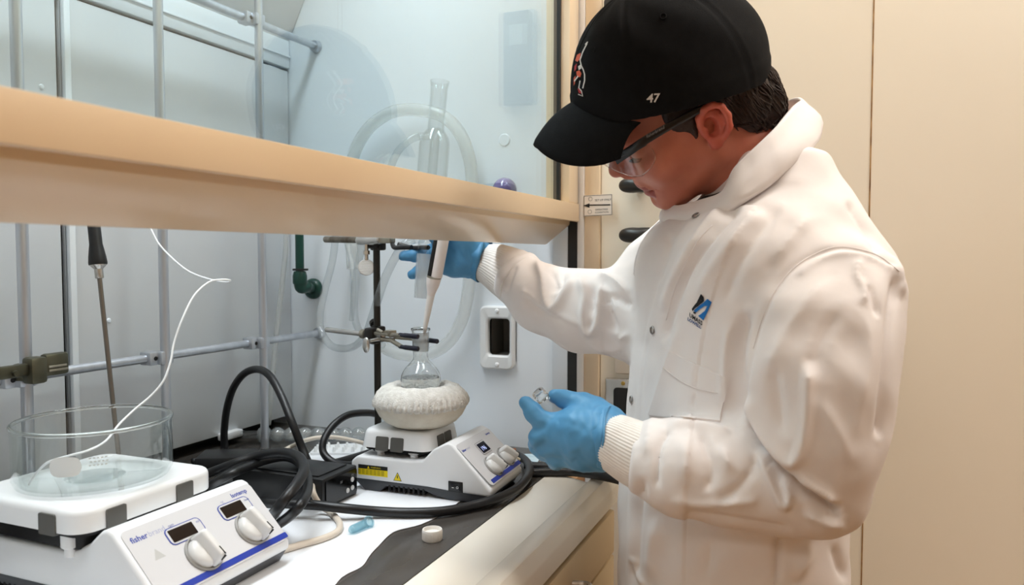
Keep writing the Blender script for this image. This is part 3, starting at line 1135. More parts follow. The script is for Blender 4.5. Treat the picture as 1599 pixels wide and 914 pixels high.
    # dials
    kr = 0.0212 if big else 0.0172
    kp = ((0.40, 0.66), (0.79, 0.635)) if big else ((0.37, 0.71), (0.79, 0.69))
    for i, (s, v) in enumerate(kp):
        c = Pn(s, v, 0.0008)
        kd = obj('dial', Geo().lathe([(kr, 0.0), (kr, 0.0015), (kr * 0.93, 0.0028), (kr * 0.86, 0.0012), (0.0, 0.0012)], c, ND, seg=40), M_ring, pn)
        g = Geo().lathe([(kr * 0.84, 0.001), (kr * 0.80, 0.0065), (kr * 0.66, 0.0095), (0.0, 0.0105)], c, ND, seg=40)
        ang = math.radians((-8, -12)[i]) if big else math.radians((-20, -35)[i])
        fd = YD_ * math.cos(ang) + XD * math.sin(ang)
        sd = np.cross(ND, fd)
        MM = frame_m(-sd, fd, ND, c)
        b = bmesh.new()
        bmesh.ops.create_cube(b, size=1)
        fw_, fl, fh = kr * 0.5, kr * 1.86, 0.019 if big else 0.016
        for vv in b.verts:
            k = 0.8 if vv.co.z > 0 else 1.25
            vv.co = Vector((vv.co.x * fw_ * k, vv.co.y * fl * (0.86 if vv.co.z > 0 else 1), 0.002 + (vv.co.z + 0.5) * fh))
        bmesh.ops.bevel(b, geom=list(b.edges), offset=0.0032, segments=4, affect='EDGES', profile=0.5)
        g.bm(b, M=MM)
        gp = obj('grip', g, M_knobw, kd, angle=50)
        mk = Geo().box((-0.0006, -fl * 0.44, fh * 0.62), (0.0006, -fl * 0.49, fh + 0.0006), M=MM)
        mk.box((-0.0006, -fl * 0.44, fh + 0.0018), (0.0006, -fl * 0.18, fh + 0.0024), M=MM)
        obj('pointer_mark', mk, M_ink, kd, smooth=False)
    return t, M, Wd, L


hp_big = hotplate('stirring_hotplate', 'large white stirring hotplate with two dark displays, under the glass dish', -0.862, 0.612, 0.0, 0.292, 0.186,
                  0.089, 0.0, (0.028, 0.205), (-0.106, 0.072), (0.083, 0.107), True)
hp, Mh, Wh, Lh = hotplate('stirring_hotplate', 'small white stirring hotplate with one lit display, under the heating mantle', -0.666, 1.027, math.radians(2), 0.228, 0.128,
                          0.084, 0.0, (0.010, 0.126), (-0.057, 0.057), (0.0645, 0.091), False)
PT = ZC + 0.0012 + 0.091
# yellow warning labels and the power switch on the near side of the small hotplate


def side(x, z, off=0.0):
    return np.array(Mh @ Vector((x, -Wh / 2 - off, z)))


g = Geo()
for (x0, x1, z0, z1, mi) in ((0.013, 0.063, 0.024, 0.0335, 0), (0.013, 0.063, 0.0335, 0.0395, 1)):
    g.quad(side(x0, z0, .0003), side(x1, z0, .0003), side(x1, z1, .0003), side(x0, z1, .0003), mi)
g.add([side(0.0725, 0.0205, .0003), side(0.0865, 0.0205, .0003), side(0.0795, 0.0335, .0003)], [[0, 1, 2]], 1)
g.add([side(0.0737, 0.0213, .0005), side(0.0853, 0.0213, .0005), side(0.0795, 0.0318, .0005)], [[0, 1, 2]], 0)
g.add([side(0.0285, 0.0345, .0005), side(0.0325, 0.0345, .0005), side(0.0305, 0.0385, .0005)], [[0, 1, 2]], 0)
for k in range(4):
    z = 0.0315 - k * 0.0019
    for j in range(7):
        xx = 0.0125 + j * 0.0066
        g.quad(side(xx, z, .0005), side(xx + 0.0052, z, .0005), side(xx + 0.0052, z + .0008, .0005), side(xx, z + .0008, .0005), 2)
g.add([side(0.0787, 0.0245, .0007), side(0.0803, 0.0245, .0007), side(0.0801, 0.029, .0007), side(0.0789, 0.029, .0007)], [[0, 1, 2, 3]], 1)
V, Fc = text_geo('WARNING', 0.0035, side(0.0345, 0.0352, .0005), np.array(Mh.to_3x3() @ Vector((1, 0, 0))), (0, 0, 1))
g.add(V, Fc, 0)
obj('warning_label', g, [M_yel, M_ink, pm('print_olive', (120, 108, 20), 0.5)], hp, smooth=False)
g = Geo().box((0.162, -Wh / 2 - 0.0012, 0.014), (0.1845, -Wh / 2 + 0.002, 0.0295), 0.0008, M=Mh)
sw = obj('power_switch', g, M_black, hp)
g = Geo().box((0.1655, -Wh / 2 - 0.0024, 0.0165), (0.181, -Wh / 2, 0.027), 0.0012, M=Mh)
rk = obj('rocker', g, pm('rocker_black', (28, 28, 30), 0.25), sw)
g = Geo()
g.quad(side(0.1685, 0.0205, .0027), side(0.1715, 0.0205, .0027), side(0.1715, 0.0213, .0027), side(0.1685, 0.0213, .0027))
g.add([side(0.177 + math.cos(k * .524) * r, 0.0215 + math.sin(k * .524) * r, .0027) for r in (.0018, .0012) for k in range(12)], [[k, (k + 1) % 12, 12 + (k + 1) % 12, 12 + k] for k in range(12)])
obj('printing', g, pm('print_white', (230, 230, 230), 0.5), rk, smooth=False)

# glass dish on the front hotplate
DC = np.array([-0.742, 0.593, ZC + 0.0012 + 0.1072])
g = Geo().lathe([(0.0, 0.0), (0.066, 0.0), (0.0755, 0.003), (0.0785, 0.010), (0.0787, 0.062), (0.0797, 0.0635), (0.0797, 0.0655), (0.0785, 0.0665), (0.0765, 0.0655), (0.0763, 0.012), (0.073, 0.0055), (0.064, 0.0028), (0.0, 0.0028)], DC, seg=80)
dish = obj('glass_dish', g, M_dish, loc=DC)
tag(dish, 'wide clear round glass dish standing on the large front hotplate', 'glass dish')
rr = Geo().lathe([(0.0778 + 0.0022 * math.cos(a), 0.0652 + 0.0022 * math.sin(a)) for a in np.linspace(0, 2 * math.pi, 11)[:-1]], DC, seg=80, closed=True)
obj('rim', rr, solid_glass('rim_glass', (0.99, 0.995, 0.99)), dish)
# enamel writing patch and print fired on the glass
g = Geo()


def ondish(a, h, r=0.0791):
    return DC + np.array([r * math.cos(a), r * math.sin(a), h])


a0 = math.atan2(*(pd(92, 703, 0.75)[:2] - DC[:2])[::-1])
n_ = 16
V = []
for j in range(2):
    for k in range(n_):
        t_ = k / (n_ - 1) * 2 - 1
        hh = 0.0085 * (1 - abs(t_) ** 4) ** 0.5 + 0.0015
        V.append(ondish(a0 + t_ * 0.19, 0.034 + (hh if j else -hh)))
g.add(V, [[k, k + 1, n_ + k + 1, n_ + k] for k in range(n_ - 1)])
for row in range(3):
    for k in range(5):
        a = a0 + 0.27 + k * 0.045 + (0.012 if row == 1 else 0)
        h = 0.0405 - row * 0.0036
        g.add([ondish(a, h), ondish(a + 0.028, h), ondish(a + 0.028, h + 0.0011), ondish(a, h + 0.0011)], [[0, 1, 2, 3]])
obj('enamel_mark', g, pm('enamel_white', (228, 232, 232), 0.6), dish, smooth=False)
g = Geo().lathe([(0.030, 0.0031), (0.030, 0.0034), (0.0, 0.0036)], DC, seg=48)
obj('base_mark', g, thin_glass('base_tint', (0.93, 0.95, 0.95), ior=1.3), dish)

# thin white wire hanging into the dish
wp = [(225, 335, 1.12), (236, 358, 1.10), (252, 386, 1.08), (290, 421, 1.05), (326, 436, 1.03), (354, 441, 1.01), (359, 438, 1.0), (345, 437, 0.99), (326, 441, 0.98), (303, 462, 0.96), (284, 500, 0.94),
      (272, 535, 0.93), (266, 566, 0.92), (255, 595, 0.91), (236, 618, 0.90), (210, 640, 0.885), (186, 663, 0.865), (166, 688, 0.83), (140, 703, 0.80), (108, 712, 0.79), (76, 722, 0.785), (58, 738, 0.79), (45, 757, 0.80)]
g = Geo().tube(spline([pd(*p) for p in wp], 8), 0.00125, 8)
o = obj('sensor_wire', g, pm('wire_white', (236, 238, 240), 0.4))
tag(o, 'thin white sensor wire curling down past the lattice into the glass dish', 'wire')

# temperature probe leaning behind the dish
t = empty('temperature_probe', pd(187, 722, 0.95))
tag(t, 'steel temperature probe with a black handle hanging in front of the baffle behind the dish', 'temperature probe')
a, b_ = pd(187, 727, 0.985), pd(155, 430, 0.985)
obj('shaft', Geo().tube([a, b_ + (b_ - a) * 0.02], 0.0029, 14), pm('shaft_steel', (130, 124, 116), 0.35, metal=0.9, ns=30), t)
ax = (b_ - a) / np.linalg.norm(b_ - a)
obj('ferrule', Geo().lathe([(0.0045, -0.004), (0.0052, -0.003), (0.0052, 0.008), (0.0095, 0.0125), (0.0098, 0.014)], b_, ax, seg=20), M_steel, t)
obj('handle', Geo().lathe([(0.0108, 0.0135), (0.0112, 0.016), (0.0104, 0.024), (0.0090, 0.033), (0.0078, 0.040), (0.0076, 0.068), (0.0072, 0.069), (0.0045, 0.0695), (0.004, 0.080), (0.0, 0.080)], b_, ax, seg=24), M_black, t)
e_ = b_ + ax * 0.079
obj('cable', Geo().tube(spline([e_, e_ + ax * 0.012 + np.array([-.004, 0, 0]), e_ + np.array([-0.03, 0.03, 0.035]), e_ + np.array([-0.075, 0.06, 0.012]), np.array([XL + .012, e_[1] + 0.06, e_[2] - 0.05])], 8), 0.0028, 8), M_black, t)

# clamp on the nearest lattice rod
t = empty('rod_clamp', np.array([XL, yr[0], R_(-0.16)]))
tag(t, 'olive metal clamp gripping the nearest lattice rod at the left edge', 'clamp')
cz_ = R_(-0.145)
x0, y0 = XL, yr[0]
obj('body', Geo().box((x0 + 0.0075, y0 - 0.012, cz_ - 0.017), (x0 + 0.028, y0 + 0.010, cz_ + 0.017), 0.004), M_olive, t)
g = Geo().box((x0 + 0.010, y0 + 0.0102, cz_ - 0.010), (x0 + 0.024, y0 + 0.043, cz_ + 0.019), 0.004)
obj('jaw', g, M_olive, t)
g = Geo()
g.box((x0 + 0.0238, y0 + 0.013, cz_ + 0.001), (x0 + 0.0255, y0 + 0.038, cz_ + 0.004), 0.0006)
g.box((x0 + 0.0238, y0 + 0.013, cz_ - 0.004), (x0 + 0.0255, y0 + 0.040, cz_ - 0.001), 0.0006)
obj('jaw_ridge', g, M_cast, t)
g = Geo().box((x0 + 0.012, y0 - 0.09, cz_ - 0.006), (x0 + 0.022, y0 - 0.010, cz_ + 0.010), 0.003)
g.lathe([(0.0, 0.004), (0.0035, 0.004), (0.004, 0.0)], (x0 + 0.022, y0 - 0.030, cz_), (1, 0, 0), seg=14)
obj('arm', g, M_olive, t)
obj('collar', Geo().lathe([(0.0076, -0.010), (0.0135, -0.010), (0.0135, 0.010), (0.0076, 0.010)], (x0, y0, cz_ - 0.003), seg=24, closed=True), M_olive, t)

# heating mantle with its flask
FC = np.array([-0.580, 1.029])
MC = np.array([FC[0], FC[1], PT])
mant = empty('heating_mantle', MC)
tag(mant, 'round white woven heating mantle sitting on the small hotplate', 'heating mantle')
M_weave = pm('glass_cloth', (228, 222, 208), 0.8, c2=(212, 204, 188), ns=60, bump=0.5, bs=420, bdist=0.0015)
M_quilt = pm('quilted_cloth', (236, 234, 228), 0.85, c2=(206, 202, 194), ns=130, bump=0.9, bs=500, bdist=0.002)
MK = 0.955
obj('bowl', Geo().lathe([(r * MK, h) for r, h in [(0.0, 0.0), (0.034, 0.0), (0.046, 0.0025), (0.058, 0.009), (0.067, 0.018), (0.0725, 0.028), (0.0745, 0.036), (0.0735, 0.042), (0.06, 0.043), (0.033, 0.040), (0.026, 0.036), (0.0, 0.034)]], MC, seg=96), M_weave, mant, angle=0)
V, Fc = [], []
NS, NP = 240, 15
cprof = [(0.0715, 0.0335), (0.0745, 0.0345), (0.0762, 0.038), (0.0758, 0.043), (0.0735, 0.0485), (0.069, 0.0545), (0.062, 0.060), (0.054, 0.0635), (0.046, 0.0645), (0.0395, 0.0625), (0.036, 0.057), (0.0345, 0.050), (0.034, 0.044), (0.05, 0.036), (0.065, 0.034)]
for i, (r, h) in enumerate(cprof):
    for k in range(NS):
        a = 2 * math.pi * k / NS
        lump = abs(math.sin(a * 26 + 0.5 * math.sin(a * 5))) ** 0.6
        wgt = math.exp(-((h - 0.039) / 0.0075) ** 2) if r > 0.06 else 0
        rad = r + wgt * (lump * 0.0070 - 0.0046) + 0.0006 * math.sin(a * 9 + i) + (0.0007 * math.sin(a * 60 + i * 2.2) if 0.035 < h and r > 0.04 else 0)
        hh = h + wgt * (-0.0035 * lump + 0.002 * math.sin(a * 3 + 1)) + 0.0007 * math.sin(a * 11 + 2 * i)
        V.append(MC + np.array([rad * MK * math.cos(a), rad * MK * math.sin(a), hh]))
for i in range(NP):
    i2 = (i + 1) % NP
    for k in range(NS):
        k2 = (k + 1) % NS
        Fc.append([i * NS + k, i * NS + k2, i2 * NS + k2, i2 * NS + k])
obj('quilted_ring', (np.array(V), Fc), M_quilt, mant, angle=0)
g = Geo()
for k in range(50):
    a = 2 * math.pi * (k + RNG.uniform(-.2, .2)) / 50
    w_ = RNG.uniform(0.9, 1.15)
    c_ = MC + np.array([math.cos(a) * 0.0733 * MK, math.sin(a) * 0.0733 * MK, 0.0375 + RNG.normal(0, .0008)])
    Rz = np.array([[math.cos(a), -math.sin(a), 0], [math.sin(a), math.cos(a), 0], [0, 0, 1]])
    g.ball(c_, (0.0034, 0.0045 * w_, 0.0058), R=Rz, u=12, v=8)
obj('stitched_pleats', g, M_quilt, mant, angle=0)
obj('inner_liner', Geo().lathe([(0.0345, 0.052), (0.0338, 0.046), (0.0352, 0.0452), (0.0354, 0.052)], MC, seg=60, closed=True), pm('scorched_cloth', (150, 118, 82), 0.9, c2=(84, 62, 42), ns=90, bump=0.5, bs=300), mant)

fz = PT + 0.0690
FK = 0.945
fl = np.array([FC[0], FC[1], fz])
outer = [(0.0, -0.033)] + [(0.033 * math.sin(a), -0.033 * math.cos(a)) for a in np.linspace(0.15, 2.42, 24)]
outer += [(0.0175, 0.0295), (0.0135, 0.034), (0.0122, 0.039), (0.0122, 0.043), (0.0126, 0.046), (0.0134, 0.080), (0.0150, 0.0815), (0.0158, 0.0835), (0.0152, 0.0860)]
inner = [(max(r - 0.0014, 0.0), h + (0.0014 if h < -0.02 else 0.0)) for r, h in outer[:-4]][::-1]
g = Geo().lathe([(r * FK, h * FK) for r, h in outer + [(0.0135, 0.0862), (0.0118, 0.082)] + inner], fl, seg=56)
fk = obj('round_bottom_flask', g, M_solid, loc=fl - np.array([0, 0, 0.033 * FK]), angle=0)
tag(fk, 'small clear round-bottom flask held by the lower clamp and sitting in the white mantle', 'flask')
obj('ground_joint', Geo().lathe([(r * FK, h * FK) for r, h in [(0.0128, 0.048), (0.0137, 0.079), (0.0140, 0.079), (0.0132, 0.048)]], fl, seg=40, closed=True), M_frost, fk)
lq = [(0.0, -0.0312)] + [(0.0312 * math.sin(a), -0.0312 * math.cos(a)) for a in np.linspace(0.15, 1.75, 18)] + [(0.0, 0.0056)]
obj('liquid', Geo().lathe([(r * FK, h * FK) for r, h in lq], fl, seg=48), solid_glass('clear_liquid', (0.99, 1.0, 1.0), ior=1.33), fk, angle=50)
g = Geo()
for k in range(46):
    a, r_ = RNG.uniform(0, 6.28), 0.024 * math.sqrt(RNG.uniform(0, 1))
    hh = -math.sqrt(0.0288 ** 2 - r_ ** 2) + 0.002
    g.ball(fl + np.array([r_ * math.cos(a), r_ * math.sin(a), hh]), RNG.uniform(0.0012, 0.0024), u=6, v=4)
o = obj('boiling_chips', g, pm('chips_brown', (150, 116, 84), 0.7, c2=(94, 70, 50), ns=200), fk)
o['kind'] = 'stuff'

# support post and its two clamps
PP = np.array([-0.6815, 1.0665])
post = obj('support_post', Geo().tube([(PP[0], PP[1] + 0.0, ZC + 0.0005), (PP[0], PP[1], R_(0.045))], 0.0056, 18), pm('post_black', (40, 38, 35), 0.35, metal=0.5, c2=(52, 48, 42), ns=30))
tag(post, 'dark upright rod behind the small hotplate that carries both clamps', 'support post')
obj('foot', Geo().lathe([(0.0055, 0.012), (0.016, 0.010), (0.020, 0.0), (0.0055, 0.0)], (PP[0], PP[1], ZC + 0.0004), seg=24, closed=True), M_black, post)
dd = np.array([FC[0] - PP[0], FC[1] - PP[1], 0.0])
DF = np.linalg.norm(dd)
dd /= DF
nn = np.array([dd[1], -dd[0], 0.0])            # towards the camera side
UZ = np.array([0, 0, 1.0])


def cl(z, a, b, c):
    return np.array([PP[0], PP[1], z]) + dd * a + nn * b + UZ * c


def clbox(g, z, lo, hi, bev):
    MM = frame_m(dd, -nn, UZ, (PP[0], PP[1], z))
    return g.box((lo[0], -hi[1], lo[2]), (hi[0], -lo[1], hi[2]), bev, M=MM)


zl = R_(-0.127)
t = empty('utility_clamp', cl(zl, 0, 0, -0.02))
tag(t, 'lower clamp with dark blue prongs closed round the flask neck', 'clamp', 'clamps on the dark post')
obj('rod', Geo().tube([cl(zl, -0.128, 0.011, 0.0), cl(zl, 0.028, 0.011, 0.0)], 0.0046, 16), M_steel, t)
g = Geo()
clbox(g, zl, (-0.013, -0.008, -0.012), (0.013, 0.0045, 0.014), 0.003)
clbox(g, zl, (-0.009, 0.003, -0.014), (0.014, 0.021, 0.012), 0.004)
bh = obj('boss_head', g, pm('boss_black', (40, 36, 33), 0.4, metal=0.5, ns=30, bump=0.1), t)
obj('boss_screw', Geo().lathe([(0.0034, 0.0), (0.0034, 0.014), (0.0085, 0.015), (0.0085, 0.021), (0.0, 0.022)], cl(zl, -0.006, -0.006, 0.006), -dd * 0.75 - nn * 0.2 + UZ * 0.55, seg=10), pm('boss_black', (40, 36, 33), 0.4), bh)
obj('collar_nut', Geo().lathe([(0.0052, -0.006), (0.008, -0.005), (0.008, 0.005), (0.0052, 0.006)], cl(zl, -0.020, 0.011, 0.0), dd, seg=16, closed=True), M_cast, t)
jw = Geo()
clbox(jw, zl, (0.014, 0.002, 0.001), (0.050, 0.018, 0.0065), 0.0015)
clbox(jw, zl, (0.018, 0.004, -0.008), (0.052, 0.016, -0.002), 0.0015)
clbox(jw, zl, (0.040, 0.003, 0.004), (0.054, 0.017, 0.0105), 0.001)
jw.tube([cl(zl, 0.048, 0.012, 0.003), cl(zl, 0.064, 0.014, 0.004), cl(zl, 0.082, 0.0160, 0.0055)], 0.0036, 10)
jw.tube([cl(zl, 0.048, 0.012, -0.004), cl(zl, 0.064, 0.014, -0.008), cl(zl, 0.082, 0.0160, -0.0123)], 0.0036, 10)
jw.tube([cl(zl, 0.046, 0.002, -0.001), cl(zl, 0.062, -0.008, -0.002), cl(zl, 0.086, -0.0160, -0.003)], 0.0036, 10)
jw.tube([cl(zl, 0.022, 0.016, 0.010), cl(zl, 0.034, 0.015, 0.006)], 0.003, 10)
obj('jaw', jw, M_cast, t)
M_prong = pm('prong_navy', (26, 27, 42), 0.5, ns=30)
for zz, b_, a0_, a1_ in ((0.006, 0.0162, 0.078, 0.121), (-0.0125, 0.0162, 0.078, 0.121), (-0.003, -0.0162, 0.084, 0.129)):
    s_ = 1 if b_ > 0 else -1
    o = obj('prong', Geo().tube(spline([cl(zl, a0_, b_ * 0.98, zz), cl(zl, (a0_ + a1_) / 2 - 0.004, b_ * 1.04, zz), cl(zl, a1_ - 0.006, b_ * 1.0, zz), cl(zl, a1_, b_ * 0.94, zz)], 5), [0.0032] * 4 + [0.0038] * 11 + [0.003], 12), M_prong, t)
ws = obj('wing_screw', Geo().tube([cl(zl, 0.026, 0.012, -0.004), cl(zl, 0.026, 0.034, -0.006)], 0.0028, 10), M_steel, t)
MM = Matrix.Translation(cl(zl, 0.022, 0.038, -0.012))
obj('wing', Geo().ball(cl(zl, 0.020, 0.037, -0.013), (0.0065, 0.0035, 0.0125), u=16, v=10), M_steel, ws)

zu = R_(0.0255)
t = empty('utility_clamp', cl(zu, 0, 0, -0.045))
tag(t, 'upper clamp with a ridged round thumb screw hanging just below the sash rail', 'clamp', 'clamps on the dark post')
obj('rod', Geo().tube([cl(zu, -0.128, 0.011, 0.0035), cl(zu, 0.02, 0.011, 0.0)], 0.0056, 16), pm('rod_worn', (150, 144, 134), 0.3, metal=0.9, c2=(96, 84, 70), ns=60, amt=0.4), t)
g = Geo()
clbox(g, zu, (-0.013, -0.008, -0.016), (0.016, 0.0045, 0.012), 0.003)
clbox(g, zu, (-0.020, 0.001, -0.013), (0.012, 0.009, -0.003), 0.003)
bh = obj('boss_head', g, pm('boss_black', (40, 36, 33), 0.4), t)
obj('rod_sleeve', Geo().lathe([(0.0, -0.030), (0.0072, -0.030), (0.0078, -0.026), (0.0078, 0.010), (0.0066, 0.014), (0.0066, 0.026), (0.0, 0.028)], cl(zu, -0.002, 0.0115, 0.0005), dd, seg=20), M_steel, t)
sc_ = obj('thumb_screw', Geo().lathe([(0.0034, 0.0), (0.0034, -0.010), (0.0055, -0.0105), (0.0055, -0.0165), (0.0032, -0.017), (0.0032, -0.026)], cl(zu, -0.010, 0.013, -0.006), seg=6), M_steel, t)
c = cl(zu, -0.0105, 0.013, -0.0435)
vd = (CAM - c) * np.array([1, 1, 0])
vd /= np.linalg.norm(vd)
g = Geo().lathe([(0.0, -0.0022), (0.0125, -0.0018), (0.0135, 0.0), (0.0125, 0.0018), (0.0, 0.0022)], c, vd, seg=32)
sx = np.cross(UZ, vd)
for k in range(-4, 5):
    zz = k * 0.0026
    hw = math.sqrt(max(0.0118 ** 2 - zz ** 2, 0)) * 0.95
    g.tube([c + vd * 0.0019 + UZ * zz - sx * hw, c + vd * 0.0019 + UZ * (zz - 0.0008) + sx * hw], 0.0008, 6)
obj('ridged_disc', g, pm('disc_chrome', (222, 224, 224), 0.3, metal=0.6), sc_)
g = Geo()
clbox(g, zu, (0.014, 0.002, -0.005), (0.052, 0.014, 0.006), 0.002)
obj('jaw', g, M_cast, t)
for b_ in (0.0185, -0.0185):
    obj('prong', Geo().tube(spline([cl(zu, 0.048, b_ * 0.3, -0.006), cl(zu, 0.068, b_ * 0.95, -0.012), cl(zu, 0.088, b_ * 1.05, -0.012), cl(zu, 0.108, b_ * 0.9, -0.012)], 5), 0.0036, 12), M_black, t)

# glass condenser above the flask
dC = 1.173
Bq, Tq = pd(658.5, 466, dC), pd(687, 126, dC)
axc = (Tq - Bq)
LC = np.linalg.norm(axc)
axc /= LC


def hy(y):
    return (466 - y) / (466 - 126) * LC


cond = empty('glass_condenser', Bq)
tag(cond, 'clear glass condenser hanging above the flask, half hidden by the sash rail', 'condenser')
w_ = 0.0013
jt = [(0.0118, 0.0), (0.0138, hy(400)), (0.0136, hy(397))]
obj('lower_joint', Geo().lathe(jt + [(r - w_, h) for r, h in jt[::-1]], Bq, axc, seg=40, closed=True), M_frost, cond)
sp = [(0.0132, hy(398)), (0.0126, hy(390)), (0.0126, hy(378)), (0.0085, hy(368)), (0.0085, hy(350))]
obj('lower_tube', Geo().lathe(sp + [(r - w_, h) for r, h in sp[::-1]], Bq, axc, seg=40, closed=True), M_lglass, cond)
jk = [(0.0085, hy(352)), (0.019, hy(346)), (0.0235, hy(336)), (0.0235, hy(226)), (0.021, hy(214)), (0.0135, hy(203))]
obj('jacket', Geo().lathe(jk + [(r - w_, h) for r, h in jk[::-1]], Bq, axc, seg=44, closed=True), M_lglass, cond)
it = [(0.0075, hy(356)), (0.0075, hy(200))]
obj('inner_tube', Geo().lathe(it + [(r - w_, h) for r, h in it[::-1]], Bq, axc, seg=32, closed=True), M_lglass, cond)
tj = [(0.0125, hy(206)), (0.0128, hy(196)), (0.0132, hy(137)), (0.0146, hy(131)), (0.0150, hy(127))]
obj('upper_joint', Geo().lathe(tj + [(r - w_, h) for r, h in tj[::-1]], Bq, axc, seg=40, closed=True), M_lglass, cond)
nb = (CAM - pd(668, 208, dC)) * np.array([1, 1, 0])
nb = nb / np.linalg.norm(nb)
s0 = Bq + axc * hy(212)
bd = -RT * 0.75 + nb * 0.55 - UZ * 0.12
obj('hose_barb', Geo().tube([s0 + bd * 0.012, s0 + bd * 0.030, s0 + bd * 0.040], [0.0062, 0.0056, 0.0058], 16), M_lglass, cond)
s1 = Bq + axc * hy(372)
obj('lower_barb', Geo().tube([s1 + bd * 0.008, s1 + bd * 0.026, s1 + bd * 0.034], [0.0062, 0.0056, 0.0058], 16), M_lglass, cond)

# hoses
M_hose = thin_glass('clear_hose', (0.93, 0.94, 0.94), ior=1.42, edge=(0.66, 0.69, 0.71), diffuse=0.16, rough=0.1)
M_hosem = thin_glass('milky_hose', (0.94, 0.94, 0.92), ior=1.4, edge=(0.86, 0.86, 0.85), diffuse=0.38, rough=0.25)


def hose(name, pts, r, mat, label, cat='hose', group=None, seg=16):
    g = Geo().tube(spline([pd(*p) for p in pts], 8), r, seg)
    o = obj(name, g, mat, angle=0)
    tag(o, label, cat, group)
    return o


e1 = s1 + bd * 0.026
ex, ey = proj(e1)
hose('water_hose', [(ex, ey, 1.215), (ex - 16, ey + 8, 1.21), (612, 412, 1.215), (597, 446, 1.23), (584, 487, 1.26), (570, 524, 1.32), (548, 543, 1.38), (519, 541, 1.42), (502, 518, 1.45), (500, 490, 1.46), (508, 450, 1.47), (519, 408, 1.47), (525, 360, 1.47), (527, 330, 1.47)],
     0.0068, M_hose, 'clear hose from the glassware down past the boss head, looping beside the green pipe')
hose('water_hose', [(571, 350, 1.30), (566, 378, 1.31), (560, 410, 1.33), (555, 445, 1.36), (553, 480, 1.39), (556, 505, 1.42), (566, 524, 1.44), (582, 533, 1.45), (600, 540, 1.46)],
     0.0068, M_hose, 'clear hose hanging in front of the upper clamp rod, left of the thumb screw')
hose('water_hose', [(538, 350, 1.46), (543, 385, 1.45), (550, 412, 1.44), (552, 440, 1.43), (551, 476, 1.43), (549, 500, 1.44)],
     0.0050, M_hose, 'thin clear hose behind the upper clamp rod on the side wall')
hose('water_hose', [(447, 340, 1.50), (446, 390, 1.50), (441, 440, 1.50), (434, 500, 1.50), (428, 560, 1.50), (423, 620, 1.50), (419, 664, 1.50)],
     0.0052, M_hosem, 'thin milky hose hanging down the back corner behind the last lattice rod')
b0 = s0 + bd * 0.034
bx, by = proj(b0)
hose('water_hose', [(bx, by, 1.205), (bx - 14, by + 6, 1.20), (622, 236, 1.20), (610, 262, 1.205), (600, 300, 1.23), (584, 335, 1.27), (578, 360, 1.29)],
     0.0058, M_hose, 'clear hose leaving the top of the glass condenser behind the sash glass')
hose('vacuum_hose', [(598, 541, 1.475), (612, 549, 1.46), (640, 555, 1.45), (672, 552, 1.44), (700, 535, 1.43), (721, 500, 1.42), (731, 455, 1.415), (735, 400, 1.41), (737, 340, 1.405), (737, 290, 1.40), (733, 248, 1.395), (718, 208, 1.395), (692, 182, 1.405), (655, 172, 1.42), (616, 174, 1.44), (583, 193, 1.46), (562, 220, 1.475), (550, 252, 1.485), (546, 300, 1.49), (548, 360, 1.49), (551, 420, 1.485)],
     0.0118, M_hosem, 'thick milky vacuum hose looped in an arch against the hood side wall', seg=20)

# green gas pipe
t = empty('gas_pipe', pyy(489, 450, YD))
tag(t, 'dark green pipe with an elbow and round flange in the back corner of the hood', 'pipe')
M_green = pm('pipe_green', (20, 66, 56), 0.3, c2=(14, 50, 42), ns=20)
fcn = pyy(490.5, 451, YD - 0.0006)
obj('flange', Geo().lathe([(0.021, 0.0), (0.021, 0.006), (0.018, 0.011), (0.011, 0.014), (0.0, 0.015)], fcn, (0, -1, 0), seg=32), M_green, t)
ec = pyy(468.5, 447, YD - 0.085)
obj('spigot', Geo().tube([fcn + np.array([0, -0.01, 0]), ec + np.array([0.004, 0.015, 0])], 0.0098, 18), M_green, t)
g = Geo().tube(spline([ec + np.array([.003, 0.018, -.001]), ec + np.array([0.0, 0.004, -0.003]), ec + np.array([0, 0, 0.008]), ec + np.array([0, 0, 0.026])], 6), 0.0118, 20)
g.lathe([(0.0128, 0.004), (0.0138, 0.006), (0.0138, 0.020), (0.0115, 0.028), (0.009, 0.029)], ec, seg=24)
obj('elbow', g, M_green, t)
obj('riser', Geo().tube([ec + np.array([0, 0, 0.02]), ec + np.array([0, 0, 0.17])], 0.0082, 18), M_green, t)
obj('cable_tie', Geo().box(ec + np.array([-0.010, -0.010, 0.030]), ec + np.array([0.013, 0.010, 0.034]), 0.001), M_black, t)

# purple bulb on the side wall
c = pyy(788, 297, YD - 0.024)
t = empty('glass_bulb', c - np.array([0, 0, 0.023]))
tag(t, 'round purple glossy bulb on the side wall seen just above the sash rail', 'bulb')
obj('ball', Geo().ball(c, 0.0222, u=32, v=20), pm('purple_gloss', (122, 104, 158), 0.08, c2=(92, 74, 128), ns=30, coat=0.6), t)
obj('socket', Geo().lathe([(0.010, 0.0), (0.010, 0.008)], (c[0], YD, c[2]), (0, -1, 0), seg=18), M_white, t)

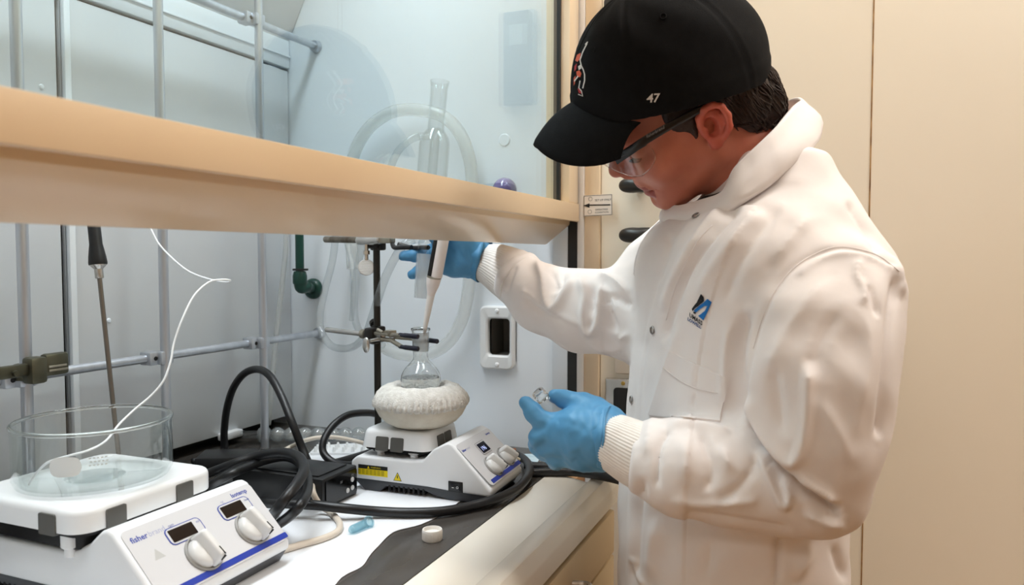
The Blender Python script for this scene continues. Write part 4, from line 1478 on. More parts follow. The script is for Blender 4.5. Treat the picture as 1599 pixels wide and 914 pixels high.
# glass condenser lying at the back
A_, B_ = np.array([-0.992, 1.137, ZC + 0.017]), np.array([-0.782, 1.226, ZC + 0.017])
axl = (B_ - A_) / np.linalg.norm(B_ - A_)
LL = np.linalg.norm(B_ - A_)
t = empty('bulb_condenser', (A_ + B_) / 2)
tag(t, 'clear glass condenser with a row of bulbs lying at the back of the worktop', 'condenser')
pr = []
nbulb = 9
for k in range(nbulb * 8 + 1):
    u = k / (nbulb * 8)
    pr.append((0.0075 + (0.0092 if u * nbulb < 1 else 0.0062) * abs(math.sin(u * nbulb * math.pi)) ** 0.8, u * LL))
obj('bulb_tube', Geo().lathe(pr + [(r - 0.0014, h) for r, h in pr[::-1]], A_, axl, seg=28, closed=True), thin_glass('bulb_glass_glint', (0.96, 0.97, 0.97), ior=1.6, diffuse=0.24, edge=(0.55, 0.6, 0.62)), t, angle=0)  # milky body and dark edge imitate bright highlights on the clear bulbs
obj('end_tube', Geo().lathe([(0.0072, -0.030), (0.0072, 0.002), (0.006, 0.002), (0.006, -0.030)], A_ + UZ * 0.0, axl, seg=20, closed=True), M_lglass, t)
# peg tray under it
TR = np.array([-0.80, 1.165, ZC + 0.0012])
o = obj('peg_mat', Geo().rbox((-0.075, -0.030, 0.0), (0.075, 0.030, 0.004), 0.006, M=Matrix.Translation((TR[0] + 0.012, TR[1] - 0.008, TR[2])) @ Matrix.Rotation(math.atan2(axl[1], axl[0]), 4, 'Z')), M_white)
tag(o, 'white rubber mat with short pegs in front of the bulbed glass condenser', 'mat')
g = Geo()
Mp = Matrix.Translation((TR[0] + 0.012, TR[1] - 0.008, TR[2])) @ Matrix.Rotation(math.atan2(axl[1], axl[0]), 4, 'Z')
for i in range(9):
    for j in range(3):
        p = Mp @ Vector((-0.066 + i * 0.0165, -0.022 + j * 0.016, 0.0035))
        g.lathe([(0.0035, 0.0), (0.0022, 0.009), (0.0, 0.0105)], p, seg=10)
obj('pegs', g, M_white, o)

# black controller box
bx0, bx1, by0, by1 = -0.800, -0.641, 0.862, 0.946
zb = ZC + 0.0012
t = empty('temperature_controller', ((bx0 + bx1) / 2, (by0 + by1) / 2, zb))
tag(t, 'flat black temperature controller box with three white buttons, under the tangled cords', 'controller')
M_box = pm('controller_black', (26, 26, 27), 0.35, c2=(20, 20, 21), ns=40)
obj('case', Geo().box((bx0, by0, zb), (bx1, by1, zb + 0.044), 0.003), M_box, t)
obj('lid', Geo().box((bx0 + 0.015, by0 + 0.008, zb + 0.0438), (bx1 - 0.012, by1 - 0.008, zb + 0.0462), 0.002), M_box, t)
pnl = obj('front_panel', Geo().rbox((bx1 - 0.001, by0 + 0.006, zb + 0.005), (bx1 + 0.002, by1 - 0.004, zb + 0.040), 0.003, axis=0), pm('panel_gloss', (12, 12, 13), 0.12), t, smooth=False)
for (yy, zz) in ((by1 - 0.016, 0.0265), (by1 - 0.016, 0.0145), (by1 - 0.028, 0.0135)):
    obj('button', Geo().lathe([(0.0036, 0.0), (0.0036, 0.001), (0.0028, 0.0018), (0.0, 0.0018)], (bx1 + 0.0019, yy, zb + zz), (1, 0, 0), seg=16), pm('button_white', (215, 216, 216), 0.35), pnl)
for s, yy, zz in (('SV', by0 + 0.038, 0.0275), ('PV', by0 + 0.066, 0.0305)):
    V, Fc = text_geo(s, 0.0058, (bx1 + 0.0023, yy, zb + zz), (0, 1, 0), (0, 0, 1))
    obj('printing', (V, Fc), pm('print_grey', (150, 152, 155), 0.5), pnl, smooth=False)

# cords
M_cord = pm('cord_black', (18, 18, 19), 0.38, c2=(24, 24, 26), ns=60, bump=0.06, bs=300)


def cpt(p):
    if p[0] == 'd':
        return pd(*p[1:])
    return pz(p[0], p[1], ZC + p[2])


def cord(name, pts, r, mat, label, cat='cord', group=None):
    o = obj(name, Geo().tube(spline([cpt(p) for p in pts], 8), r, 14), mat, angle=0)
    tag(o, label, cat, group)
    return o


cord('power_cable', [(300, 722, .008), (330, 716, .008), (349, 706, .010), ('d', 350, 675, 1.345), ('d', 354, 640, 1.335), ('d', 364, 607, 1.32), ('d', 381, 584, 1.30), ('d', 402, 577, 1.28), ('d', 421, 587, 1.25), ('d', 439, 618, 1.22), ('d', 455, 657, 1.195), ('d', 471, 698, 1.190), ('d', 482, 724, 1.185), (492, 738, .010)],
     0.0063, M_cord, 'thick black cord rising in a tall arch in front of the third lattice rod', group='black cords on the worktop')
cord('power_cable', [('d', 302, 748, 1.19), (330, 738, .038), (362, 726, .055), (400, 713, .066), (437, 707, .078), (465, 713, .082), (475, 731, .080), (466, 752, .075), (449, 775, .066), (433, 795, .050), (420, 812, .02), (408, 826, .008)],
     0.0068, M_cord, 'black cord looped over the controller box and dropping in front of it', group='black cords on the worktop')
cord('power_cable', [('d', 322, 762, 1.13), (352, 745, .050), (384, 731, .0555), (415, 719, .0570), (445, 714, .0600), (466, 722, .0575), (479, 742, .0560), (480, 766, .0560), (468, 790, .0545), (450, 808, .034), (433, 820, .010)],
     0.0064, M_cord, 'second black cord looped over the controller box, close inside the first', group='black cords on the worktop')
cord('power_cable', [(395, 786, .012), (420, 786, .020), (455, 787, .022), (500, 790, .020), (545, 795, .016), (590, 799, .010), (640, 801, .0085), (690, 799, .0085), (735, 791, .0085), (775, 779, .0120), (806, 764, .0135), (824, 744, .0135), (826, 727, .014), (814, 714, .012), (795, 707, .009), (775, 703, .008)],
     0.0066, M_cord, 'long black cord sweeping across the bench paper and round the front of the small hotplate', group='black cords on the worktop')
cord('power_cable', [('d', 592, 648, 1.315), ('d', 575, 645, 1.30), ('d', 545, 648, 1.275), ('d', 521, 664, 1.25), ('d', 506, 687, 1.23), ('d', 505, 707, 1.22), ('d', 520, 722, 1.21), ('d', 543, 727, 1.20), ('d', 560, 724, 1.19), ('d', 570, 722, 1.19)],
     0.0060, M_cord, 'black cord bowed out behind the small hotplate beside the dark post', group='black cords on the worktop')
cord('power_cable', [(478, 738, .010), (505, 730, .010), (540, 720, .010), (570, 711, .010), (600, 700, .010)], 0.0080, M_cord, 'short black cord lying behind the controller box towards the hotplate', group='black cords on the worktop')
cord('power_cable', [(818, 728, .009), (850, 729, .008), (890, 731, .008), (930, 736, .0140), (965, 742, .0155), (1000, 750, .0165)], 0.0068, M_cord, 'black cord along the sill end behind the blue glove, farther of the pair', group='black cords on the worktop')
cord('power_cable', [(820, 739, .008), (860, 737, .008), (900, 738, .008), (940, 744, .0155), (975, 752, .0165)], 0.0068, M_cord, 'black cord along the sill end behind the blue glove, nearer of the pair', group='black cords on the worktop')
cord('power_cable', [(268, 742, .010), (300, 735, .012), (345, 728, .012), (385, 735, .010), (370, 752, .010), (330, 764, .010), (300, 775, .010)], 0.0075, M_cord, 'black cord coiled flat beside the second lattice rod', group='black cords on the worktop')
cord('signal_cable', [('d', 487, 752, 1.075), ('d', 489, 770, 1.045), (500, 789, .014), (518, 802, .005), (530, 817, .005), (527, 830, .005), (505, 841, .005), (470, 851, .005), (440, 860, .005)],
     0.0042, pm('cable_ivory', (226, 216, 202), 0.4, c2=(216, 204, 188), ns=20), 'thick ivory cable bent in a curve on the bench paper before the controller box', 'cable')
cord('signal_cable', [(440, 705, .006), (456, 697, .010), ('d', 474, 689, 1.31), ('d', 495, 684, 1.31), ('d', 520, 683, 1.32), ('d', 546, 687, 1.33), ('d', 570, 693, 1.34), (592, 700, .006)],
     0.0036, pm('cable_ivory', (226, 216, 202), 0.4), 'thin ivory cable laid across the bulbed glass condenser', 'cable')
# black adapter brick among the cords
c = pz(345, 738, ZC)
t = obj('power_adapter', Geo().box((-0.045, -0.03, 0), (0.045, 0.03, 0.030), 0.005, M=Matrix.Translation((c[0] + .005, c[1] + 0.01, ZC + 0.0005)) @ Matrix.Rotation(0.5, 4, 'Z')), M_box)
tag(t, 'black power adapter block among the cords near the second lattice rod', 'adapter')
# small things lying on the front of the worktop
a, b_ = pz(546, 829, ZC + 0.0068), pz(577, 815, ZC + 0.0072)
ax = (b_ - a) / np.linalg.norm(b_ - a)
ll = np.linalg.norm(b_ - a)
M_bluep = thin_glass('blue_plastic', (0.74, 0.89, 0.93), ior=1.45, edge=(0.50, 0.74, 0.82), diffuse=0.14, rough=0.05)
pr = [(0.0, 0.0), (0.0030, 0.0006), (0.0048, 0.003), (0.0054, 0.006), (0.0056, ll * 0.80), (0.0066, ll * 0.83), (0.0066, ll * 0.95), (0.0060, ll)]
o = obj('plastic_tube', Geo().lathe(pr + [(r - 0.0008, h) for r, h in pr[3:][::-1]], a, ax, seg=28), M_bluep)
tag(o, 'small translucent blue plastic tube lying on the bench paper', 'tube')
obj('flange', Geo().lathe([(0.0062, ll * 0.955), (0.0082, ll * 0.96), (0.0082, ll), (0.0062, ll * 1.005)], a, ax, seg=28, closed=True), M_bluep, o)
c = pz(675, 843, ZC + 0.0011)
pr = [(0.0, 0.0), (0.0118, 0.0), (0.0122, 0.0006), (0.0124, 0.0125), (0.0120, 0.0135), (0.0108, 0.0135), (0.0106, 0.0122), (0.0106, 0.009), (0.0, 0.0088)]
g = Geo().lathe(pr, c, seg=48)
cap_ = obj('screw_cap', g, pm('cap_white', (238, 234, 228), 0.35, ns=20), loc=c)
tag(cap_, 'small round white screw cap upside down on the dark worktop rim', 'cap')
g = Geo()
for k in range(40):
    a = 2 * math.pi * k / 40
    g.tube([c + np.array([math.cos(a) * 0.01225, math.sin(a) * 0.01225, 0.0015]), c + np.array([math.cos(a) * 0.01235, math.sin(a) * 0.01235, 0.0115])], 0.0004, 5)
obj('knurling', g, MATS['cap_white'], cap_)
q = [pz(805, 711, ZC), pz(848, 711, ZC), pz(839, 724, ZC), pz(808, 720, ZC)]
g = Geo()
g.add([p + UZ * 0.0006 for p in q] + [p + UZ * 0.0022 for p in q], [[3, 2, 1, 0], [4, 5, 6, 7], [0, 1, 5, 4], [1, 2, 6, 5], [2, 3, 7, 6], [3, 0, 4, 7]])
o = obj('plastic_packet', g, pm('packet_film', (160, 190, 204), 0.2, c2=(196, 216, 224), ns=60), smooth=False)
tag(o, 'flat pale blue plastic packet against the side wall behind the small hotplate', 'packet')
# loose terminals by the dial
t = empty('wire_terminals', pz(802, 740, ZC))
tag(t, 'bundle of small brass and coloured wire ends beside the dials of the small hotplate', 'wires')
wc = np.array(Mh @ Vector((0.196, 0.062, 0.036)))
for i, (m_, dx, dy, dz) in enumerate(((pm('wire_brown', (150, 92, 52), 0.4), 0.022, 0.012, 0.010), (pm('wire_blue', (44, 62, 150), 0.4), 0.016, 0.004, 0.004), (pm('wire_cream', (226, 214, 190), 0.4), 0.020, 0.016, -0.004), (MATS['brass'], 0.014, -0.004, -0.012), (MATS['wire_cream'] if 'wire_cream' in MATS else M_white, 0.010, 0.0, -0.022))):
    p0 = wc + np.array([0.002 * i - 0.004, 0.003 * i, -0.002 * i])
    p1 = p0 + np.array([dx, dy, dz])
    obj('wire_end', Geo().tube(spline([p0, (p0 + p1) / 2 + UZ * 0.004, p1], 5), [0.0022] * 8 + [0.0028] * 3, 10), m_, t)

# ------------------------------------------------------------------ the person
FB = -0.933 * RT - 0.36 * FH           # where the chest faces
LB = 0.36 * RT - 0.933 * FH            # towards the person's left
DT = 0.93                              # distance of the trunk
hip = pd(1142, 914, DT)
FEET = np.array([hip[0], hip[1], 0.0])


def hrot(yaw, pit, rol):
    cy, sy, cp, sp, cr, sr = math.cos(yaw), math.sin(yaw), math.cos(pit), math.sin(pit), math.cos(rol), math.sin(rol)
    B = np.stack([-RT, -FH, np.array([0, 0, 1.0])], 1)
    return B @ np.array([[cy, -sy, 0], [sy, cy, 0], [0, 0, 1]]) @ np.array([[cp, 0, sp], [0, 1, 0], [-sp, 0, cp]]) @ np.array([[1, 0, 0], [0, cr, -sr], [0, sr, cr]])


RH = hrot(0.0, math.radians(30), math.radians(-20))     # bowed and a little tilted to the left shoulder
HC = pd(1069, 188, DT)
HS = 0.93


def hw(p):
    """head frame (forward, left, up) -> room"""
    return HC + (np.asarray(p, float) * HS) @ RH.T


def hl(p):
    return (np.asarray(p, float) - HC) @ RH / HS


# ---- head and neck, in the head frame
NB = hl(pd(1196, 305, 0.95))


def head_sdf(P):
    d = el(P, (-0.015, 0, 0.040), (0.104, 0.075, 0.088))
    d = sm(d, el(P, (0.028, 0, -0.012), (0.069, 0.059, 0.078)), 0.03)
    for s in (1, -1):
        d = sm(d, rc(P, (0.0, s * 0.054, -0.036), (0.052, s * 0.016, -0.074), 0.019, 0.018), 0.025)
        d = sm(d, el(P, (0.056, s * 0.040, -0.020), (0.026, 0.022, 0.024)), 0.02)
    d = sm(d, el(P, (0.062, 0, -0.078), (0.0195, 0.019, 0.0165)), 0.016)
    d = sm(d, rc(P, (0.086, -0.03, 0.030), (0.086, 0.03, 0.030), 0.0125, 0.0125), 0.015)
    for s in (1, -1):
        d = smax(d, -el(P, (0.104, s * 0.034, 0.006), (0.020, 0.017, 0.013)), 0.012)
        d = sm(d, el(P, (0.0755, s * 0.033, 0.007), (0.0145, 0.0145, 0.0125)), 0.003)
    # nose
    n = rc(P, (0.092, 0, 0.022), (0.1065, 0, -0.008), 0.0078, 0.0085)
    n = sm(n, el(P, (0.1085, 0, -0.0135), (0.0092, 0.009, 0.0085)), 0.008)
    for s in (1, -1):
        n = sm(n, el(P, (0.0985, s * 0.0105, -0.021), (0.009, 0.0065, 0.0075)), 0.006)
    d = sm(d, n, 0.010)
    for s in (1, -1):
        d = smax(d, -el(P, (0.1035, s * 0.0062, -0.0285), (0.0042, 0.0028, 0.0045)), 0.003)
    # lips and the line between them
    d = sm(d, rc(P, (0.083, -0.012, -0.0465), (0.083, 0.012, -0.0465), 0.0078, 0.0078), 0.008)
    d = sm(d, el(P, (0.0825, 0, -0.0475), (0.0085, 0.021, 0.0062)), 0.004)
    d = sm(d, el(P, (0.0790, 0, -0.0620), (0.0082, 0.0185, 0.0066)), 0.004)
    d = smax(d, -rc(P, (0.0935, 0, -0.0545), (0.0735, 0.027, -0.0525), 0.0022, 0.0018), 0.003)
    d = smax(d, -rc(P, (0.0935, 0, -0.0545), (0.0735, -0.027, -0.0525), 0.0022, 0.0018), 0.003)
    d = smax(d, -el(P, (0.0885, 0, -0.0715), (0.008, 0.014, 0.0035)), 0.006)
    # ears
    for s in (1, -1):
        e = el(P, (-0.0075, s * 0.0765, 0.002), (0.0185, 0.0055, 0.0255))
        hx = [(0.008, 0.0765, 0.006), (0.007, 0.080, 0.018), (-0.001, 0.084, 0.0265), (-0.011, 0.087, 0.0275), (-0.020, 0.089, 0.020), (-0.0235, 0.089, 0.007), (-0.0205, 0.0875, -0.007), (-0.012, 0.083, -0.017)]
        for a, b in zip(hx[:-1], hx[1:]):
            e = sm(e, rc(P, (a[0], s * a[1], a[2]), (b[0], s * b[1], b[2]), 0.0044, 0.0044), 0.003)
        e = sm(e, el(P, (-0.0015, s * 0.0785, -0.0205), (0.0085, 0.0055, 0.0085)), 0.006)
        e = smax(e, -el(P, (-0.0030, s * 0.0840, 0.001), (0.0095, 0.0150, 0.0135)), 0.002)
        e = smax(e, -el(P, (-0.010, s * 0.0885, 0.0150), (0.0080, 0.0075, 0.0070)), 0.002)
        e = sm(e, el(P, (0.0065, s * 0.0775, -0.0005), (0.005, 0.0055, 0.0065)), 0.003)
        d = sm(d, e, 0.004)
    d = sm(d, rc(P, (-0.040, 0, -0.035), tuple(NB), 0.056, 0.062), 0.03)
    return d


Vh, Qh = implicit(head_sdf, (-0.155, -0.1, -0.21), (0.125, 0.1, 0.14), 0.0021, 1)
nh = len(Vh)
Vh_w = hw(Vh)


# ---- trunk, arms and legs under the clothes
def zpx(py):
    return CZ - (py - 402) * DT / 1200.0


def ring_fn(rings, top, bot, n=2.4):
    R = np.array([[zpx(py), *pd(px, 402, DT)[:2], hd, hwid] for (py, px, hd, hwid) in rings])[::-1]
    R = R[np.argsort(R[:, 0])]

    def f(P):
        z = P[:, 2]
        cx, cy, hd, hh = [np.interp(z, R[:, 0], R[:, i]) for i in (1, 2, 3, 4)]
        dx, dy = P[:, 0] - cx, P[:, 1] - cy
        l = dx * LB[0] + dy * LB[1]
        q = dx * FB[0] + dy * FB[1]
        k = ((np.abs(l) / hh) ** n + (np.abs(q) / hd) ** n) ** (1 / n)
        d = (k - 1) * np.minimum(hd, hh)
        return smax(d, np.maximum(z - top, bot - z), 0.01)
    return f


COATR = [(1400, 1140, 0.133, 0.170), (1100, 1140, 0.125, 0.155), (914, 1140, 0.117, 0.148), (800, 1140, 0.118, 0.146), (720, 1148, 0.123, 0.147), (660, 1161, 0.127, 0.150), (600, 1170, 0.130, 0.154), (540, 1181, 0.136, 0.158), (500, 1184, 0.136, 0.160), (450, 1185, 0.134, 0.164), (417, 1182, 0.131, 0.158), (383, 1177, 0.120, 0.148), (350, 1178, 0.103, 0.134), (330, 1188, 0.088, 0.120), (305, 1203, 0.068, 0.100), (280, 1203, 0.060, 0.085), (262, 1201, 0.058, 0.076), (243, 1198, 0.052, 0.070)]
LSL = [(1312, 462, .80, .062), (1286, 525, .785, .068), (1276, 605, .775, .0685), (1272, 690, .770, .060), (1282, 768, .772, .042), (1215, 764, .780, .041), (1135, 745, .790, .0450), (1070, 733, .80, .0445), (1014, 717, .815, .0375)]
RSL = [(1100, 390, 1.10, .075), (1042, 444, 1.08, .070), (978, 494, 1.06, .056), (912, 487, 1.09, .054), (852, 470, 1.13, .047), (804, 431, 1.175, .041)]
torso = ring_fn([(p[0], p[1], p[2] - .022, p[3] - .022) for p in COATR if p[0] < 1150], zpx(290), zpx(1060))
limbs = []
for S, rr_ in ((LSL, .032), (RSL, .032)):
    pts = [pd(*q[:3]) for q in S]
    for i in range(len(pts) - 1):
        limbs.append((pts[i], pts[i + 1], min(S[i][3] * .55, .05), min(S[i + 1][3] * .55, .05)))
limbs.append((pd(*LSL[-1][:3]), pd(958, 687, .836), .0275, .022))
limbs.append((pd(*RSL[-1][:3]), pd(752, 407, 1.205), .028, .022))
for s in (1, -1):
    h_ = hip + LB * s * 0.066
    hipj, kn_, an_ = np.array([h_[0], h_[1], zpx(1010)]), np.array([h_[0], h_[1], 0.47]) + FB * 0.03, np.array([h_[0], h_[1], 0.075]) - FB * 0.02
    limbs += [(hipj, kn_, .066, .050), (kn_, an_, .050, .034), (an_ + np.array([0, 0, -.035]), an_ + FB * 0.15 + np.array([0, 0, -.05]), .032, .020)]


def body_sdf(P):
    d = torso(P)
    for a, b, ra, rb in limbs:
        d = sm(d, rc(P, a, b, ra, rb), 0.03)
    d = sm(d, rc(P, hw((-0.06, 0, -0.11)), pd(1200, 330, .945), .05, .07), 0.03)
    return d


allp = np.array([p for l in limbs for p in l[:2]])
lo, hi = np.minimum(allp.min(0) - .12, [hip[0] - .25, hip[1] - .28, 0.02]), np.maximum(allp.max(0) + .1, [hip[0] + .25, hip[1] + .28, zpx(240)])
lo[2], hi[2] = -0.02, zpx(240)
Vb, Qb = implicit(body_sdf, lo, hi, 0.013, 1)
V = np.concatenate([Vh_w, Vb])
Q = np.concatenate([Qh, Qb + nh])


def skin_mat():
    m = pm('skin', (198, 122, 97), 0.42, c2=(184, 106, 84), ns=40, bump=0.08, bs=600, bdist=0.0006, sss=0.12, ssc=(0.012, 0.004, 0.002))
    return m


M_skin = skin_mat()
M_lip = pm('lips', (158, 74, 66), 0.4, sss=0.1)
M_ear = pm('ear_skin', (204, 112, 92), 0.45, c2=(186, 92, 76), ns=60, sss=0.25, ssc=(0.02, 0.006, 0.003))
person = obj('person', (V, Q), [M_skin, M_lip, M_ear], loc=FEET, angle=0)
fc = V[Q].mean(1)
mi = np.zeros(len(Q), int)
lc_ = hl(fc)
lipm = (np.abs(lc_[:, 1]) < 0.021) & (lc_[:, 2] > -0.0685) & (lc_[:, 2] < -0.0425 - 0.15 * np.abs(lc_[:, 1])) & (lc_[:, 0] > 0.080)
earm = (np.abs(lc_[:, 1]) > 0.0735) & (lc_[:, 0] < 0.014) & (lc_[:, 0] > -0.035) & (lc_[:, 2] > -0.029) & (lc_[:, 2] < 0.036)
isH = np.arange(len(Q)) < len(Qh)
mi[lipm & isH] = 1
mi[earm & isH] = 2
person.data.polygons.foreach_set('material_index', mi.tolist())
tag(person, 'person in white lab coat, black cap and blue gloves working at the fume hood', 'person')

# eyelashes and brow on both sides
g = Geo()
for s in (1, -1):
    for k in range(15):
        u = k / 14 * 2 - 1
        a = np.array([0.0875 - 0.006 * u * u, s * (0.033 + 0.0125 * u), 0.0010 - 0.001 * abs(u)])
        g.tube([hw(a), hw(a + np.array([0.004, s * 0.0012 * u, -0.0022])), hw(a + np.array([0.0072, s * 0.0022 * u, -0.0022]))], [0.00045, 0.0004, 0.0002], 5)
obj('eyelashes', g, pm('lash_dark', (36, 24, 20), 0.6), person)

# ---- hair
M_hair = pm('hair_brown', (52, 33, 24), 0.5, c2=(30, 18, 13), ns=30, bump=0.6, bs=160, stretch=(1, 1, 0.35), bdist=0.003)


def hair_sdf(P):
    d = el(P, (-0.060, 0, -0.002), (0.062, 0.075, 0.060))
    d = sm(d, el(P, (-0.090, 0, -0.030), (0.030, 0.056, 0.035)), 0.025)
    d = sm(d, el(P, (-0.034, 0, 0.045), (0.080, 0.078, 0.066)), 0.02)
    for s in (1, -1):
        d = sm(d, el(P, (0.014, s * 0.0655, 0.034), (0.030, 0.0085, 0.030)), 0.012)
        d = sm(d, rc(P, (0.010, s * 0.0665, 0.018), (0.0145, s * 0.0665, -0.006), 0.0080, 0.0035), 0.010)
        d = smax(d, -el(P, (-0.006, s * 0.088, 0.000), (0.023, 0.022, 0.032)), 0.008)
    w = 0.0022 * np.sin(P[:, 1] * 190 + 40 * P[:, 2]) * np.sin(P[:, 0] * 150 + P[:, 2] * 90 + 1) + 0.0016 * np.sin(P[:, 1] * 420 + 90 * P[:, 2] + 2)
    return d + w * (P[:, 0] < -0.02)


Vr, Qr = implicit(hair_sdf, (-0.16, -0.1, -0.085), (0.07, 0.1, 0.13), 0.0034, 1)
Vrw = hw(Vr)
g = Geo().add(Vrw, Qr.tolist())
bv_h = BVHTree.FromPolygons(Vrw.tolist(), Qr.tolist())
cand = [i for i in range(len(Vr)) if Vr[i][2] < 0.03 and (Vr[i][0] < -0.03)]
for i in RNG.choice(cand, 420, replace=False):
    p = Vrw[i]
    d0 = RH @ np.array([-0.35, RNG.normal(0, .35), -1.0])
    pts = [p]
    for k in range(5):
        q = pts[-1] + d0 / np.linalg.norm(d0) * 0.006
        loc_, nr, _, _ = bv_h.find_nearest(Vector(q))
        nr = np.array(nr)
        q = np.array(loc_) + nr * (0.0004 + 0.0011 * math.sin((k + 1) / 5 * 2.6))
        d0 = d0 + RH @ RNG.normal(0, .12, 3)
        pts.append(q)
    g.tube(pts, [0.0010, 0.0011, 0.0010, 0.0008, 0.0006, 0.0003], 5)
obj('hair', g, M_hair, person, angle=0)

# ---- cap
M_cap = pm('cap_black', (13, 13, 14), 0.85, c2=(19, 19, 20), ns=90, bump=0.35, bs=900, bdist=0.0006, spec=0.15)
CC, CRX, CRY, CRZ = np.array([-0.0035, 0, 0.060]), 0.1285, 0.101, 0.120
EDG = np.array([[0, .088], [25, .078], [45, .060], [65, .050], [90, .036], [110, .024], [140, .008], [180, .000]])


def crown_pt(phi, th, off=0.0):
    r = np.array([CRX, CRY, CRZ]) + off
    # slightly squared-off, soft crown
    return CC + np.array([math.cos(phi) * math.cos(th) * r[0], math.sin(phi) * math.cos(th) * r[1], math.sin(th) * r[2]])


def crown_grid(off, NP=144, NT=40):
    V = []
    for k in range(NP):
        phi = 2 * math.pi * k / NP
        pa = abs(math.degrees(math.atan2(math.sin(phi), math.cos(phi))))
        ze = np.interp(pa, EDG[:, 0], EDG[:, 1])
        t0 = math.asin((ze - CC[2]) / CRZ)
        for j in range(NT):
            u = j / NT
            th = t0 + (math.pi / 2 - t0) * u
            seam = 0.0
            for sa in (0, 60, 120, 180, 240, 300):
                dphi = math.atan2(math.sin(phi - math.radians(sa)), math.cos(phi - math.radians(sa))) * math.cos(th)
                seam += math.exp(-(dphi / 0.016) ** 2) * -0.0013 + math.exp(-((abs(dphi) - 0.05) / 0.02) ** 2) * 0.0006
            crease = 0.0016 * math.sin(phi * 7 + 3 * u) * math.sin(u * 9 + phi * 2) * (1 - u) * u * 4
            band = 0.0012 if u < 0.11 else 0.0
            V.append(crown_pt(phi, th, off + seam + crease + band))
    V.append(crown_pt(0, math.pi / 2, off))
    Fc = []
    for k in range(NP):
        k2 = (k + 1) % NP
        for j in range(NT - 1):
            Fc.append([k * NT + j, k2 * NT + j, k2 * NT + j + 1, k * NT + j + 1])
        Fc.append([k * NT + NT - 1, k2 * NT + NT - 1, NP * NT])
    return V, Fc, NP, NT


Vo, Fo, NP_, NT_ = crown_grid(0.0)
Vi, Fi, _, _ = crown_grid(-0.0035)
n0 = len(Vo)
Fc = Fo + [[n0 + i for i in f[::-1]] for f in Fi] + [[k * NT_, n0 + k * NT_, n0 + ((k + 1) % NP_) * NT_, ((k + 1) % NP_) * NT_] for k in range(NP_)]
cap = obj('cap', (hw(np.array(Vo + Vi)), Fc), M_cap, person, angle=60)
bv_cap = BVHTree.FromPolygons(hw(np.array(Vo)).tolist(), Fo)
obj('button', Geo().ball(hw(crown_pt(0, math.pi / 2, 0.001)), (0.0085, 0.0085, 0.005), R=RH, u=18, v=10), M_cap, cap)
g = Geo()
for sa in (30, 90, 150, 210, 270, 330):
    p = crown_pt(math.radians(sa), math.radians(44), 0.0006)
    nr = (p - CC) / np.array([CRX, CRY, CRZ]) ** 2
    nr /= np.linalg.norm(nr)
    t1 = np.cross(nr, [0, 0, 1])
    t1 /= np.linalg.norm(t1)
    t2 = np.cross(nr, t1)
    ringp = [hw(p + (t1 * math.cos(a) + t2 * math.sin(a)) * 0.0034) for a in np.linspace(0, 2 * math.pi, 17)[:-1]]
    obj('eyelet', Geo().tube(ringp, 0.0009, 6, closed=True), M_cap, cap)
# bill: arched, with stitched thickness
NU, NV = 41, 13


def bill_pt(u, v, dz):
    y = 0.079 * u
    zr = 0.093 - 0.043 * abs(u) ** 1.6
    k = 1 - (y / CRY) ** 2 - ((zr - CC[2]) / CRZ) ** 2
    xr = CC[0] + CRX * math.sqrt(max(k, 0.0)) - 0.004
    xo = max(0.112 + 0.076 * max(1 - abs(u) ** 2.5, 0) ** 0.62, xr + 0.002)
    zo = 0.073 - 0.049 * abs(u) ** 1.3
    x = xr + (xo - xr) * v
    z = zr + (zo - zr) * v + 0.006 * math.sin(v * math.pi)
    e = math.sin(min(1, (1 - v) / 0.08) * math.pi / 2) * math.sin(min(1, (1 - abs(u)) / 0.05) * math.pi / 2)
    return np.array([x, y, z + dz * (0.25 + 0.75 * e)])


V, Fc = [], []
for dz in (0.0022, -0.0022):
    for i in range(NU):
        for j in range(NV):
            V.append(bill_pt(i / (NU - 1) * 2 - 1, (j / (NV - 1)) ** 0.8, dz))
m_ = NU * NV
for i in range(NU - 1):
    for j in range(NV - 1):
        a = i * NV + j
        Fc.append([a, a + NV, a + NV + 1, a + 1])
        Fc.append([m_ + a, m_ + a + 1, m_ + a + NV + 1, m_ + a + NV])
for i in range(NU - 1):
    for j in (0, NV - 1):
        a = i * NV + j
        Fc.append([a, a + NV, m_ + a + NV, m_ + a])
for j in range(NV - 1):
    for i in (0, NU - 1):
        a = i * NV + j
        Fc.append([a, a + 1, m_ + a + 1, m_ + a])
obj('bill', (hw(np.array(V)), Fc), M_cap, cap, angle=60)


def cast(bv, px, py, off):
    r = ray(px, py)
    h = bv.ray_cast(Vector(CAM), Vector(r).normalized())
    if h[0] is None:
        h = bv.find_nearest(Vector(pd(px, py, 0.9)))
    n = np.array(h[1])
    if n @ r > 0:
        n = -n
    return np.array(h[0]) + n * off


def applique(bv, polys, off, fine=0.0):
    """flat embroidered shapes laid on a cloth surface; polys: lists of picture points"""
    g = Geo()
    for V, Fc in polys:
        g.add([cast(bv, p[0], p[1], off) for p in V], Fc)
    return g


def poly(*pts):
    return (list(pts), [list(range(len(pts)))])


def stroke(pts, w):
    out = []
    P = np.array(pts, float)
    V = []
    for i in range(len(P)):
        t = P[min(i + 1, len(P) - 1)] - P[max(i - 1, 0)]
        t /= np.linalg.norm(t)
        nrm = np.array([-t[1], t[0]]) * w / 2
        V += [tuple(P[i] + nrm), tuple(P[i] - nrm)]
    return (V, [[2 * i, 2 * i + 1, 2 * i + 3, 2 * i + 2] for i in range(len(P) - 1)])


